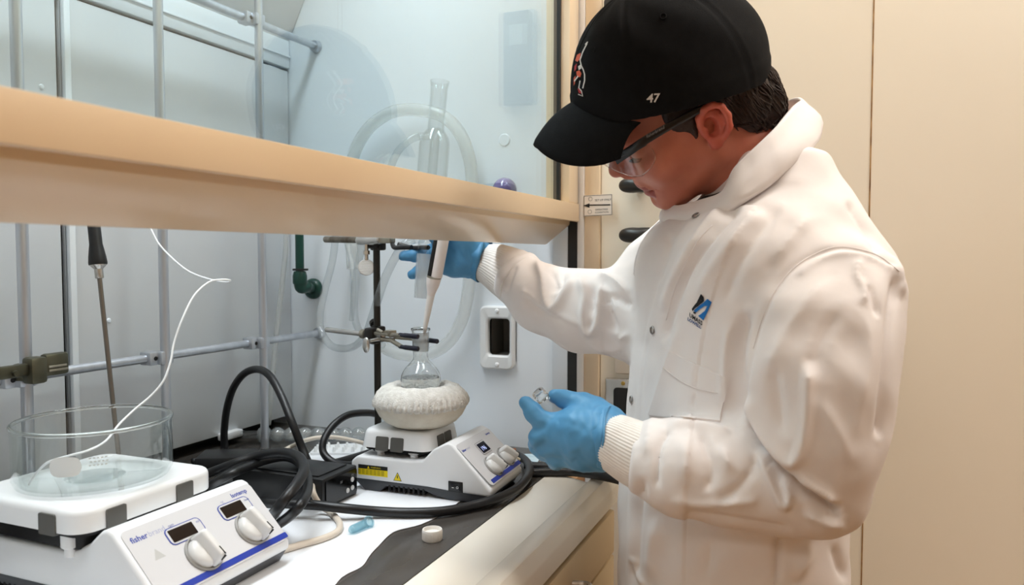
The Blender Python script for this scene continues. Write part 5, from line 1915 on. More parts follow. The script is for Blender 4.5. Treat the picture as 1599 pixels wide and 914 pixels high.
M_thw = pm('thread_white', (214, 210, 204), 0.7, ns=300)
M_tho = pm('thread_orange', (206, 88, 56), 0.7, ns=300)
M_thr = pm('thread_red', (170, 44, 48), 0.7, ns=300)
M_thp = pm('thread_purple', (58, 40, 84), 0.7, ns=300)
V, Fc = text_geo("47", 19.0, (1010, 160, 0), (1, -0.06, 0), (0.12, -1, 0), bold=0.4)
V = np.array(V)
em = obj('side_number', applique(bv_cap, [(V[:, :2], Fc)], 0.0009), M_thw, cap, smooth=False)
g = applique(bv_cap, [stroke([(918, 68), (911, 82), (907, 94), (909, 103), (912, 109), (914, 116), (914, 126), (911, 138)], 1.8), stroke([(907, 126), (905, 137), (909, 142), (911, 150), (904, 147)], 1.6),
                      poly((904, 104), (908, 101), (909, 107), (905, 110)), stroke([(898, 127), (904, 119)], 2.0), stroke([(919, 66), (915, 70)], 1.6)], 0.0011)
obj('emblem', g, M_thw, cap, smooth=False)
g = applique(bv_cap, [poly((902, 86), (908, 83), (907, 92), (903, 97), (899, 95)), poly((901, 112), (906, 110), (909, 115), (907, 121), (902, 119)), poly((897, 122), (900, 118), (899, 130), (897, 134))], 0.0010)
obj('emblem', g, M_tho, cap, smooth=False)
g = applique(bv_cap, [poly((903, 138), (907, 139), (909, 146), (905, 145)), poly((898, 104), (902, 99), (901, 108), (898, 112))], 0.0010)
obj('emblem', g, M_thr, cap, smooth=False)

# ---- safety glasses
gls = obj('safety_glasses', (np.zeros((0, 3)), []), M_black, person)
M_frame = pm('frame_black', (16, 16, 17), 0.3, ns=40)
for s in (1, -1):
    tp_ = [(0.1115, s * 0.046, 0.0150), (0.103, s * 0.0555, 0.0185), (0.092, s * 0.066, 0.0225), (0.078, s * 0.074, 0.0265), (0.055, s * 0.079, 0.0285), (0.027, s * 0.082, 0.0290), (0.002, s * 0.0835, 0.0285), (-0.015, s * 0.083, 0.024), (-0.027, s * 0.081, 0.012)]
    P = spline(tp_, 6)
    V, Fc = [], []
    n = len(P)
    for i, p in enumerate(P):
        u = i / (n - 1)
        hh = 0.0062 * (1 - 0.45 * u)
        th = 0.0016
        t = P[min(i + 1, n - 1)] - P[max(i - 1, 0)]
        t /= np.linalg.norm(t)
        o2 = np.cross(t, [0, 0, 1])
        o2 /= np.linalg.norm(o2)
        for (a, b) in ((1, .8), (.6, 1), (-.6, 1), (-1, .8), (-1, -.8), (-.6, -1), (.6, -1), (1, -.8)):
            V.append(p + o2 * a * th + np.array([0, 0, 1]) * b * hh)
    for i in range(n - 1):
        for k in range(8):
            Fc.append([i * 8 + k, i * 8 + (k + 1) % 8, (i + 1) * 8 + (k + 1) % 8, (i + 1) * 8 + k])
    Fc += [[k for k in range(8)][::-1], [(n - 1) * 8 + k for k in range(8)]]
    tpo = obj('temple', (hw(np.array(V)), Fc), M_frame, gls, angle=40)
    if s == 1:
        bvt = BVHTree.FromPolygons(hw(np.array(V)).tolist(), Fc)
        V2, F2 = text_geo('fisherbrand', 7.0, (1010, 216, 0), (1, -0.56, 0), (-0.2, -1, 0))
        obj('lettering', applique(bvt, [(np.array(V2)[:, :2], F2)], 0.0003), pm('print_grey', (150, 152, 155), 0.5), tpo, smooth=False)
wrap = spline([(0.070, 0.0705), (0.082, 0.0680), (0.096, 0.0600), (0.108, 0.047), (0.1160, 0.030), (0.1200, 0.014), (0.1215, 0.0)], 5)
M_lens = thin_glass('lens_clear', (0.93, 0.92, 0.93), ior=1.5, refl=(1, 1, 1))
for s in (1, -1):
    V, Fc = [], []
    n = len(wrap)
    NR = 9
    for th in (0.0008, -0.0008):
        for i, (x, y) in enumerate(wrap):
            u = i / (n - 1)
            top = 0.0225 - 0.008 * u
            bot = np.interp(u, [0, .06, .15, .30, .42, .55, .70, .85, 1.0], [0.003, -0.0035, -0.009, -0.0145, -0.0125, -0.0055, 0.0015, 0.0075, 0.0115])
            if u == 0:
                top = 0.012
            for j in range(NR):
                v = j / (NR - 1)
                V.append((x + th * 1.0, s * (y + th * 0.6), top + (bot - top) * v))
    m_ = n * NR
    for i in range(n - 1):
        for j in range(NR - 1):
            a = i * NR + j
            Fc.append([a, a + NR, a + NR + 1, a + 1])
            Fc.append([m_ + a, m_ + a + 1, m_ + a + NR + 1, m_ + a + NR])
    ln = obj('lens', (hw(np.array(V)), Fc), M_lens, gls, angle=0)
    rim = [np.array(V[i * NR + NR - 1]) for i in range(n)]
    rim = [np.array(V[0])] + rim
    obj('lens_edge', Geo().tube(hw(spline(np.array(rim), 3)), 0.0007, 6), solid_glass('lens_rim', (0.97, 0.97, 0.97)), ln)
    tb = [np.array(V[i * NR]) for i in range(2, n)]
    obj('brow_bar', Geo().tube(hw(np.array(tb)), 0.0026, 8), M_frame, ln)

# ---- lab coat
M_coat = pm('coat_cotton', (236, 231, 229), 0.75, c2=(232, 226, 224), ns=30, bump=0.12, bs=1400, bdist=0.0004, sheen=0.1, spec=0.25)
M_knit = pm('cuff_knit', (240, 236, 231), 0.85, c2=(228, 222, 216), ns=80, bump=0.3, bs=900, bdist=0.0006, spec=0.2)
coat_t = ring_fn(COATR, zpx(243), zpx(1400))


def coat_sdf(P):
    d = coat_t(P)
    for S, k in ((LSL, 0.022), (RSL, 0.03)):
        pts = [pd(*q[:3]) for q in S]
        e = None
        for i in range(len(pts) - 1):
            q = rc(P, pts[i], pts[i + 1], S[i][3], S[i + 1][3])
            e = q if e is None else sm(e, q, 0.022)
        d = sm(d, e, k)
    return d


cp = np.array([pd(*q[:3]) for q in LSL + RSL])
lo = np.minimum(cp.min(0) - 0.07, [hip[0] - 0.27, hip[1] - 0.28, zpx(1402)])
hi = np.maximum(cp.max(0) + 0.09, [hip[0] + 0.27, hip[1] + 0.28, zpx(235)])
lo[2] = zpx(1405)
Vc, Qc = implicit(coat_sdf, lo, hi, 0.0052, 2)

# folds: each is a soft ridge (+) or valley (-) that follows a line over the cloth
FOLDS = []


def fold(pts, w, a, dmin=0.0, dmax=9.0):
    FOLDS.append((spline(np.array(pts, float), 4), w * 0.85, a * 1.5, dmin, dmax))


A, Z = 0.0, 0.95       # near sleeve and near half of the coat
# near sleeve: armhole seam and shoulder
fold([(1398, 418), (1360, 396), (1318, 386), (1272, 398), (1232, 425), (1205, 462), (1186, 505), (1170, 560), (1160, 610)], 5, -0.0030, A, Z)
fold([(1404, 428), (1368, 405), (1318, 397), (1275, 410), (1242, 436)], 6, 0.0022, A, Z)
fold([(1345, 300), (1372, 350), (1398, 405), (1410, 470)], 9, 0.004, A, 1.1)
fold([(1322, 310), (1350, 356), (1378, 400)], 8, -0.004, A, 1.1)
fold([(1400, 425), (1394, 480), (1388, 540), (1380, 620), (1372, 690)], 8, -0.0050, A, 1.1)
# drape of the upper arm
fold([(1345, 400), (1338, 430), (1350, 456), (1342, 480)], 6, 0.0030, A, Z)
fold([(1352, 440), (1362, 462), (1372, 500)], 6, -0.0030, A, Z)
fold([(1300, 430), (1255, 480), (1215, 545), (1196, 600)], 16, 0.0030, A, Z)
fold([(1322, 470), (1285, 530), (1268, 600)], 16, -0.0028, A, Z)
fold([(1350, 480), (1356, 560), (1340, 640), (1330, 700)], 16, 0.0028, A, Z)
fold([(1270, 610), (1310, 680), (1338, 740)], 18, 0.0030, A, Z)
# bulge of the upper sleeve hanging over the elbow
fold([(1166, 610), (1172, 645), (1190, 680), (1214, 708), (1236, 722), (1250, 706), (1258, 665), (1262, 610), (1262, 560)], 12, 0.0062, A, Z)
fold([(1200, 560), (1210, 610), (1218, 660), (1232, 690)], 15, -0.0050, A, Z)
fold([(1166, 660), (1188, 700), (1210, 730), (1232, 752), (1270, 778), (1318, 808)], 8, -0.013, A, Z)
fold([(1162, 650), (1176, 680), (1196, 712)], 7, -0.008, A, Z)
fold([(1182, 690), (1196, 735), (1212, 770), (1226, 790), (1232, 772), (1220, 742)], 6.5, 0.0085, A, Z)

fold([(1238, 735), (1275, 762), (1312, 790)], 9, 0.007, A, Z)
fold([(1250, 795), (1290, 815), (1325, 820)], 9, 0.005, A, Z)
# forearm
fold([(1040, 668), (1075, 663), (1110, 668), (1145, 678)], 7, 0.0035, A, Z)
fold([(1092, 668), (1106, 705), (1112, 740), (1100, 775)], 9, -0.0042, A, Z)
fold([(1184, 700), (1172, 738), (1146, 768), (1112, 790)], 8, -0.0032, A, Z)
fold([(979, 874), (989, 877), (991, 892), (1003, 907), (1012, 914)], 3, 0.003, A, 1.2)
fold([(1122, 690), (1136, 725), (1150, 745)], 10, 0.0042, A, Z)
fold([(1062, 676), (1072, 715), (1066, 760)], 12, 0.0028, A, Z)
fold([(1190, 782), (1140, 786), (1090, 788), (1045, 776)], 8, 0.0030, A, Z)
fold([(1060, 800), (1120, 808), (1180, 818), (1240, 828)], 8, -0.0025, A, Z)
fold([(1048, 670), (1032, 695), (1027, 722), (1026, 765)], 5, -0.0045, A, Z)
# trunk
fold([(1160, 318), (1118, 362), (1078, 420), (1052, 480), (1036, 540)], 9, -0.006, A, Z)
fold([(1132, 322), (1092, 372), (1058, 430), (1036, 490)], 9, 0.005, A, Z)
fold([(1195, 325), (1150, 372), (1112, 425), (1090, 470)], 12, 0.004, A, Z)
fold([(1222, 320), (1185, 365), (1150, 420), (1130, 480)], 11, -0.0035, A, Z)
fold([(1270, 330), (1235, 372), (1200, 420)], 14, 0.004, A, Z)
fold([(1168, 480), (1150, 540), (1150, 600), (1160, 660)], 11, -0.010, A, Z)
fold([(1142, 500), (1134, 560), (1132, 640)], 9, 0.004, A, Z)
fold([(1068, 500), (1048, 560), (1024, 640), (1008, 720)], 10, 0.003, A, 1.2)
fold([(1010, 520), (1000, 600), (994, 700)], 8, -0.003, A, 1.2)
fold([(1005, 740), (996, 820), (992, 914)], 10, -0.005, A, 1.2)
fold([(1030, 800), (1022, 860), (1020, 914)], 14, 0.005, A, 1.2)
fold([(1110, 835), (1102, 914)], 13, -0.004, A, 1.2)
fold([(1218, 836), (1214, 914)], 6, -0.005, A, 1.2)
fold([(1270, 840), (1252, 880), (1240, 914)], 14, 0.006, A, 1.2)
fold([(1300, 845), (1322, 914)], 9, -0.005, A, 1.2)
fold([(1045, 360), (1040, 400), (1025, 450)], 7, -0.004, 0.85, 1.3)
# far sleeve
B, Y = 0.9, 1.5
fold([(834, 404), (846, 430), (852, 462), (862, 482), (872, 476), (888, 448), (900, 434)], 7, 0.0065, B, Y)
fold([(860, 415), (866, 440), (862, 462)], 6, -0.006, B, Y)
fold([(880, 420), (876, 444), (868, 460)], 6, -0.005, B, Y)
fold([(900, 432), (914, 460), (912, 492), (916, 514), (928, 516), (936, 496), (938, 460), (942, 440)], 8, 0.0085, B, Y)
fold([(924, 440), (924, 470), (922, 498)], 8, -0.008, B, Y)
fold([(944, 452), (950, 490), (960, 524)], 6, -0.008, B, Y)
fold([(930, 428), (960, 440), (985, 460)], 7, 0.006, B, Y)
fold([(948, 455), (972, 470), (988, 480)], 6, -0.007, B, Y)
fold([(960, 535), (975, 525), (988, 520)], 6, 0.004, B, Y)
fold([(812, 450), (845, 478), (880, 496), (912, 508)], 4, 0.0022, B, Y)
fold([(815, 458), (848, 486), (884, 503)], 5, -0.002, B, Y)
fold([(808, 412), (798, 432), (790, 458)], 4, -0.003, B, Y)
fold([(915, 530), (940, 545), (975, 548)], 7, 0.004, B, Y)



def seg_dist(px, py, L):
    best = np.full(len(px), 1e9)
    for a, b in zip(L[:-1], L[1:]):
        ba = b - a
        t = np.clip(((px - a[0]) * ba[0] + (py - a[1]) * ba[1]) / (ba @ ba + 1e-9), 0, 1)
        best = np.minimum(best, np.hypot(px - a[0] - t * ba[0], py - a[1] - t * ba[1]))
    return best


def drape(V, Q, folds):
    N = vnormals(V, Q)
    px, py = proj(V)
    dep = (V - CAM) @ FW
    vw = CAM - V
    vw /= np.linalg.norm(vw, axis=1)[:, None]
    fac = np.clip((N * vw).sum(1) * 2.5 + 0.2, 0, 1)
    D = np.zeros(len(V))
    for L, w, a, d0, d1 in folds:
        m = (px > L[:, 0].min() - 3 * w) & (px < L[:, 0].max() + 3 * w) & (py > L[:, 1].min() - 3 * w) & (py < L[:, 1].max() + 3 * w) & (dep > d0) & (dep < d1) & (fac > 0)
        if not m.any():
            continue
        d = seg_dist(px[m], py[m], L)
        # fade towards the ends of the fold
        e0 = np.hypot(px[m] - L[0, 0], py[m] - L[0, 1])
        e1 = np.hypot(px[m] - L[-1, 0], py[m] - L[-1, 1])
        fade = np.clip(np.minimum(e0, e1) / (3.2 * w), 0, 1)
        fade = fade * fade * (3 - 2 * fade)
        D[m] += a * (0.55 * np.exp(-np.sqrt((d / (0.75 * w)) ** 2 + 0.04) + 0.2) + 0.45 * np.exp(-(d / w) ** 2)) * fade
    return V + N * (D * fac)[:, None]


def wrinkle(V, amp, f):
    n = np.zeros(len(V))
    k = [(1.0, 0.3, -0.5), (-0.4, 0.9, 0.7), (0.6, -0.8, 0.9), (0.2, 0.5, 1.0), (0.9, 0.7, 0.3), (-0.7, 0.2, 0.8)]
    for i, q in enumerate(k):
        q = np.array(q) * f * (1 + 0.35 * i)
        n += np.sin(V @ q + 1.7 * i + 1.5 * np.sin(V @ (q[[1, 2, 0]] * 0.6) + i)) / (1 + 0.4 * i)
    return n * amp


Vc, Qc = subdivide(Vc, Qc)
Vc = vsmooth(Vc, Qc, 2, 0.5)
Vc = Vc + vnormals(Vc, Qc) * wrinkle(Vc, 0.0011, 38)[:, None]
Vc = drape(Vc, Qc, FOLDS)
Vc = vsmooth(Vc, Qc, 2, 0.5)
# the left front laps over the right one, and the chest pocket stands proud
pxv, pyv = proj(Vc)
Nc = vnormals(Vc, Qc)
depv = (Vc - CAM) @ FW
PLK = np.array([(1092, 322), (1070, 350), (1048, 390), (1030, 440), (1012, 505), (999, 580), (990, 660), (982, 760), (978, 914), (975, 1200)], float)
xl = np.interp(pyv, PLK[:, 1], PLK[:, 0])
front = ((Nc * (CAM - Vc)).sum(1) > 0) & (pyv > 322)
st_ = 1 / (1 + np.exp(-(pxv - xl) / 1.6))
Vc = Vc + Nc * (np.where(front & (pxv > 940) & (pxv < xl + 90), (st_ - 0.5) * 0.0036, 0))[:, None]
PKT = np.array([(1046, 547), (1088, 581), (1137, 592), (1120, 690), (1004, 690), (1024, 612)], float)


def inpoly(px, py, P):
    c = np.zeros(len(px), bool)
    j = len(P) - 1
    for i in range(len(P)):
        xi, yi, xj, yj = P[i][0], P[i][1], P[j][0], P[j][1]
        c ^= ((yi > py) != (yj > py)) & (px < (xj - xi) * (py - yi) / (yj - yi + 1e-12) + xi)
        j = i
    return c


coat = obj('lab_coat', (Vc, Qc), M_coat, person, angle=0)
bv_coat = BVHTree.FromPolygons(Vc.tolist(), Qc.tolist())


def cloth_patch(polyline, inner_pts, off, name, mat, par, th=0.0012, nx=26, ny=26):
    """sewn-on cloth panel: a quad of picture points subdivided and laid on the coat"""
    A, B, C_, D_ = [np.array(p, float) for p in polyline]
    V = []
    for lay in (off, off * 0.1 - 0.002):
        for i in range(nx + 1):
            for j in range(ny + 1):
                u, v = i / nx, j / ny
                q = (A * (1 - u) + B * u) * (1 - v) + (D_ * (1 - u) + C_ * u) * v
                e = min(u, 1 - u, v, 1 - v)
                V.append(cast(bv_coat, q[0], q[1], lay))
    m = (nx + 1) * (ny + 1)
    Fc = []
    for i in range(nx):
        for j in range(ny):
            a = i * (ny + 1) + j
            Fc.append([a, a + 1, a + ny + 2, a + ny + 1])
    bd = [(i, 0) for i in range(nx + 1)] + [(nx, j) for j in range(1, ny + 1)] + [(i, ny) for i in range(nx - 1, -1, -1)] + [(0, j) for j in range(ny - 1, 0, -1)]
    ids = [i * (ny + 1) + j for i, j in bd]
    nF = len(Fc)
    for k in range(len(ids)):
        a, b = ids[k], ids[(k + 1) % len(ids)]
        Fc.append([a, b, m + b, m + a])
    return obj(name, (np.array(V), Fc), mat, par, angle=50)


pk = cloth_patch([(1046, 549), (1138, 592), (1124, 660), (1014, 648)], None, 0.0022, 'chest_pocket', M_coat, coat)
V, Fc = [], []
hem = Geo().tube(spline([cast(bv_coat, *p, 0.0024) for p in ((1037, 574), (1080, 603), (1134, 616))], 8), 0.0005, 6)
obj('hem_stitch', hem, M_coat, pk)
for sl in ([(1404, 424), (1376, 402), (1344, 390), (1306, 386), (1270, 398), (1236, 422), (1208, 458), (1190, 498), (1176, 545)], [(1112, 352), (1090, 376), (1072, 410), (1054, 450), (1040, 500)], [(1212, 836), (1211, 870), (1209, 912)]):
    obj('seam', Geo().tube([cast(bv_coat, x, y, 0.0002) for x, y in spline(np.array(sl, float), 6)], 0.00055, 6), M_coat, coat, angle=0)
# snaps
for (sx_, sy_) in ((1087, 338), (1020, 516), (987, 624)):
    p = cast(bv_coat, sx_, sy_, 0.0008)
    h = bv_coat.find_nearest(Vector(p))
    nr = np.array(h[1])
    if nr @ (CAM - p) < 0:
        nr = -nr
    sn = obj('snap', Geo().lathe([(0.0030, 0.0), (0.0046, 0.0), (0.0050, 0.0008), (0.0044, 0.0016), (0.0034, 0.0014), (0.0030, 0.0)], p, nr, seg=22, closed=True), pm('snap_grey', (150, 146, 142), 0.35, metal=0.6), coat)
# chest emblem: black and blue angular marks over two words
S_ = 130 / 914.0


def lp(*pts):
    return poly(*[(1030 + x * S_, 430 + y * S_) for x, y in pts])


M_thb = pm('thread_blue', (18, 112, 190), 0.65, ns=300)
M_thk = pm('thread_black', (16, 17, 20), 0.65, ns=300)
M_thn = pm('thread_navy', (24, 78, 140), 0.65, ns=300)
V, Fc = text_geo('UMASS', 64 * S_, (1030 + 332 * S_, 430 + 452 * S_, 0), (1, 0.60, 0), (0.10, -1, 0), bold=0.25)
V = np.array(V)[:, :2]
V[:, 0] = 1030 + 332 * S_ + (V[:, 0] - V[:, 0].min()) * (142 * S_ / (V[:, 0].max() - V[:, 0].min()))
g = applique(bv_coat, [lp((458, 203), (488, 236), (492, 262), (478, 262), (440, 275), (412, 300)), lp((412, 300), (440, 275), (478, 262), (492, 262), (491, 286), (430, 338), (390, 365)), lp((412, 300), (390, 365), (366, 398), (360, 366), (385, 332)), lp((375, 398), (405, 408), (400, 425), (378, 418)), (V, Fc)], 0.0009)
obj('emblem', g, M_thk, coat, smooth=False)
g = applique(bv_coat, [lp((530, 258), (570, 295), (536, 340), (492, 296)), lp((492, 296), (536, 340), (524, 338), (500, 338), (452, 370), (430, 345)), lp((430, 345), (452, 370), (405, 408), (378, 390)),
                       lp((570, 295), (528, 398), (500, 392), (525, 342), (536, 338)), lp((528, 398), (487, 497), (428, 446), (452, 430), (500, 392))], 0.0009)
obj('emblem', g, M_thb, coat, smooth=False)
V, Fc = text_geo('LOWELL', 46 * S_, (1030 + 312 * S_, 430 + 492 * S_, 0), (1, 0.66, 0), (0.10, -1, 0), bold=0.2)
V = np.array(V)[:, :2]
V[:, 0] = 1030 + 312 * S_ + (V[:, 0] - V[:, 0].min()) * (148 * S_ / (V[:, 0].max() - V[:, 0].min()))
V[:, 1] = V[:, 1]
obj('emblem', applique(bv_coat, [(V, Fc)], 0.0009), M_thn, coat, smooth=False)

# collar standing up round the neck
NC = pd(1190, 285, 0.93)
T_ = [pd(1250, 156, .955), pd(1236, 168, .900), pd(1200, 212, .858), pd(1150, 258, .852), pd(1131, 298, .868), pd(1096, 312, .897), pd(1060, 321, .930),
      pd(1052, 312, .975), pd(1085, 285, 1.005), pd(1140, 235, 1.020), pd(1195, 180, 1.015), pd(1235, 155, .995)]
B_ = [pd(1282, 200, .985), pd(1276, 222, .895), pd(1225, 268, .838), pd(1165, 312, .832), pd(1122, 338, .855), pd(1085, 350, .890), pd(1050, 350, .930),
      pd(1036, 344, .985), pd(1070, 320, 1.035), pd(1135, 280, 1.065), pd(1210, 240, 1.075), pd(1260, 205, 1.050)]
Ts, Bs = spline(np.array(T_), 10, closed=True), spline(np.array(B_), 10, closed=True)
nS = len(Ts)
prof = [(0.0, 0.0), (0.03, 0.0022), (0.10, 0.0030), (0.25, 0.0036), (0.45, 0.0052), (0.70, 0.0062), (0.90, 0.0045), (1.0, 0.0020), (1.03, -0.003), (0.7, -0.004), (0.3, -0.003), (0.04, -0.0018)]
V, Fc = [], []
for i in range(nS):
    t = Ts[(i + 1) % nS] - Ts[i - 1]
    t /= np.linalg.norm(t)
    ax = Bs[i] - Ts[i]
    nrm = np.cross(t, ax)
    nrm /= np.linalg.norm(nrm)
    if nrm @ (Ts[i] - NC) < 0:
        nrm = -nrm
    for (s, o) in prof:
        w = 0.002 * math.sin(i * 0.35 + s * 3) * s
        V.append(Ts[i] + ax * s + nrm * (o * 1.15 + w))
m_ = len(prof)
for i in range(nS):
    i2 = (i + 1) % nS
    for k in range(m_):
        k2 = (k + 1) % m_
        Fc.append([i * m_ + k, i2 * m_ + k, i2 * m_ + k2, i * m_ + k2])
V = np.array(V)
Q4 = np.array(Fc)
V = drape(V, Q4, [(spline(np.array([(1262, 200), (1215, 245), (1180, 262)], float), 4), 6, -0.006, 0, 9), (spline(np.array([(1248, 168), (1215, 200), (1160, 262)], float), 4), 10, 0.003, 0, 9), (spline(np.array([(1205, 262), (1235, 232), (1265, 195)], float), 4), 6, 0.005, 0, 9), (spline(np.array([(1158, 262), (1182, 238), (1210, 222)], float), 4), 5, -0.004, 0, 9), (spline(np.array([(1262, 160), (1240, 182), (1222, 206)], float), 4), 5, -0.004, 0, 9), (spline(np.array([(1145, 318), (1180, 290), (1215, 262)], float), 4), 4, -0.003, 0, 9)])
bmc = bpy.data.meshes
collar = obj('collar', (V, Fc), M_coat, coat, angle=0)
# dark shirt edge inside the collar
obj('shirt', Geo().tube(spline([pd(1150, 300, .90), pd(1120, 312, .902), pd(1104, 316, .912), pd(1090, 322, .940)], 6), 0.0075, 12), pm('shirt_black', (22, 22, 24), 0.8), person)

# ---- knitted cuffs


def cuff(pts, rads, ribs, ref):
    P = spline(np.array([list(pd(*p)) + [r] for p, r in zip(pts, rads)]), 10)
    C3, rr = P[:, :3], P[:, 3]
    n, seg = len(P), ribs * 4
    V = []
    T = np.gradient(C3, axis=0)
    T /= np.linalg.norm(T, axis=1)[:, None]
    u = np.cross(T[0], [0, 0, 1.0])
    u /= np.linalg.norm(u)
    for i in range(n):
        u = u - T[i] * (u @ T[i])
        u /= np.linalg.norm(u)
        w = np.cross(T[i], u)
        for k in range(seg):
            a = 2 * math.pi * k / seg
            rib = 0.00045 * math.cos(a * ribs) * min(1, i / 4, (n - 1 - i) / 4 + .3)
            V.append(C3[i] + (u * math.cos(a) + w * math.sin(a)) * (rr[i] + rib))
    Fc = []
    for i in range(n - 1):
        for k in range(seg):
            k2 = (k + 1) % seg
            Fc.append([i * seg + k, i * seg + k2, (i + 1) * seg + k2, (i + 1) * seg + k])
    Fc.append([(n - 1) * seg + k for k in range(seg)])
    Fc.append([k for k in range(seg)][::-1])
    return np.array(V), Fc


V, Fc = cuff([(1022, 722, .812), (1000, 712, .818), (975, 699, .826), (955, 688, .832), (944, 683, .836)], [.0355, .0350, .0328, .0298, .0250], 60, None)
obj('cuff', (V, Fc), M_knit, coat, angle=0)
V, Fc = cuff([(815, 440, 1.165), (800, 430, 1.177), (778, 418, 1.193), (760, 411, 1.202), (750, 407, 1.205)], [.0425, .041, .0365, .0310, .026], 56, None)
obj('cuff', (V, Fc), M_knit, coat, angle=0)

for c_, a_, r_ in ((pd(1012, 716, .816), pd(1060, 730, .802), .0385), (pd(806, 433, 1.172), pd(850, 466, 1.13), .0415)):
    ax = (a_ - c_) / np.linalg.norm(a_ - c_)
    u = np.cross(ax, UZ)
    u /= np.linalg.norm(u)
    w = np.cross(u, ax)
    pr = [(r_ - .004, .016), (r_ + .0012, .012), (r_ + .0022, .006), (r_ + .0014, .001), (r_ - .0005, -.0012), (r_ - .004, .002)]
    V, Fc = [], []
    for k in range(64):
        a = 2 * math.pi * k / 64
        for (rr_, hh) in pr:
            rr_ = rr_ + 0.0012 * math.sin(3 * a + 1) + 0.0006 * math.sin(8 * a)
            V.append(c_ + ax * (hh + 0.0015 * math.sin(2 * a)) + (u * math.cos(a) + w * math.sin(a)) * rr_)
    m_ = len(pr)
    for k in range(64):
        k2 = (k + 1) % 64
        for j in range(m_):
            j2 = (j + 1) % m_
            Fc.append([k * m_ + j, k * m_ + j2, k2 * m_ + j2, k2 * m_ + j])
    obj('sleeve_hem', (np.array(V), Fc), M_coat, coat, angle=0)

# ---- gloves
M_glove = pm('nitrile_blue', (88, 152, 196), 0.42, c2=(78, 142, 188), ns=30, bump=0.12, bs=140, bdist=0.001, spec=0.4)


def glove(prims, k0, lo_pad, h, folds=()):
    seg = [[(pd(*a[:3]), a[3]) for a in ch] for ch in prims['fingers']]
    pal = [[(pd(*a[:3]), a[3]) for a in ch] for ch in prims['palm']]
    allp = np.array([p for ch in seg + pal for p, _ in ch])

    def f(P):
        d = None
        for ch in pal:
            for (a, ra), (b, rb) in zip(ch[:-1], ch[1:]):
                q = rc(P, a, b, ra, rb)
                d = q if d is None else sm(d, q, k0)
        for ch in seg:
            e = None
            for (a, ra), (b, rb) in zip(ch[:-1], ch[1:]):
                q = rc(P, a, b, ra, rb)
                e = q if e is None else sm(e, q, 0.004)
            d = sm(d, e, 0.0045)
        return d
    V, Q = implicit(f, allp.min(0) - lo_pad, allp.max(0) + lo_pad, h, 1)
    V = V + vnormals(V, Q) * wrinkle(V, 0.00035, 190)[:, None]
    return drape(V, Q, list(folds)), Q


def fl_(pts, w, a):
    return (spline(np.array(pts, float), 4), w, a, 0.0, 9.0)


LG = {'palm': [[(950, 684, .840, .0295), (935, 683, .842, .0305), (918, 678, .846, .026), (898, 672, .850, .021)],
               [(938, 664, .846, .021), (905, 664, .852, .0180), (880, 666, .857, .0140)],
               [(936, 680, .840, .023), (902, 674, .846, .020), (878, 672, .853, .0165)],
               [(936, 696, .840, .022), (904, 694, .846, .0185), (880, 692, .854, .0155)],
               [(936, 708, .843, .018), (910, 712, .850, .0155), (888, 709, .858, .0135)],
               [(945, 662, .850, .020), (926, 643, .862, .0155), (909, 632, .870, .0130)]],
      'fingers': [[(880, 666, .857, .0132), (858, 661, .860, .0115), (846, 657, .862, .0108), (833, 644, .866, .0100), (821, 630, .870, .0082)],
                  [(878, 676, .853, .0145), (854, 680, .857, .0116), (841, 684, .860, .0106), (839, 696, .876, .0100), (850, 698, .892, .0085)],
                  [(880, 692, .854, .0145), (862, 697, .857, .0114), (853, 700, .861, .0104), (852, 708, .876, .0095), (862, 709, .890, .0082)],
                  [(888, 709, .858, .0128), (872, 716, .860, .0102), (866, 718, .864, .0093), (868, 723, .877, .0085), (877, 721, .888, .0075)],
                  [(909, 632, .870, .0130), (894, 628, .874, .0112), (881, 623, .876, .0104), (867, 619, .876, .0084)]]}
LGF = [fl_([(915, 620), (905, 650), (902, 690), (912, 720)], 4, -0.0006), fl_([(930, 624), (922, 650), (930, 690), (940, 712)], 4, -0.0007), fl_([(905, 630), (912, 655), (928, 690)], 3, 0.0006),
       fl_([(870, 650), (880, 690), (885, 715)], 3, -0.0006), fl_([(846, 655), (850, 668), (846, 676)], 2.5, -0.0006), fl_([(893, 728), (900, 718), (912, 728)], 3, -0.0012), fl_([(868, 702), (876, 712), (884, 724)], 2.5, -0.001)]
Vg, Qg = glove(LG, 0.011, 0.045, 0.0020, LGF)
gl = obj('glove', (Vg, Qg), M_glove, person, angle=0)
lab(gl, 'blue glove on the near hand, holding the vial')


def ring_edge(c, ax, r, rt, n=40, wav=0.0012, sq=1.0):
    ax = ax / np.linalg.norm(ax)
    u = np.cross(ax, [0, 0, 1.0])
    u /= np.linalg.norm(u)
    w = np.cross(u, ax)
    return [c + (u * math.cos(a) + w * math.sin(a) * sq) * (r + wav * math.sin(5 * a)) + ax * wav * 1.5 * math.sin(3 * a + 1) for a in np.linspace(0, 2 * math.pi, n + 1)[:-1]]


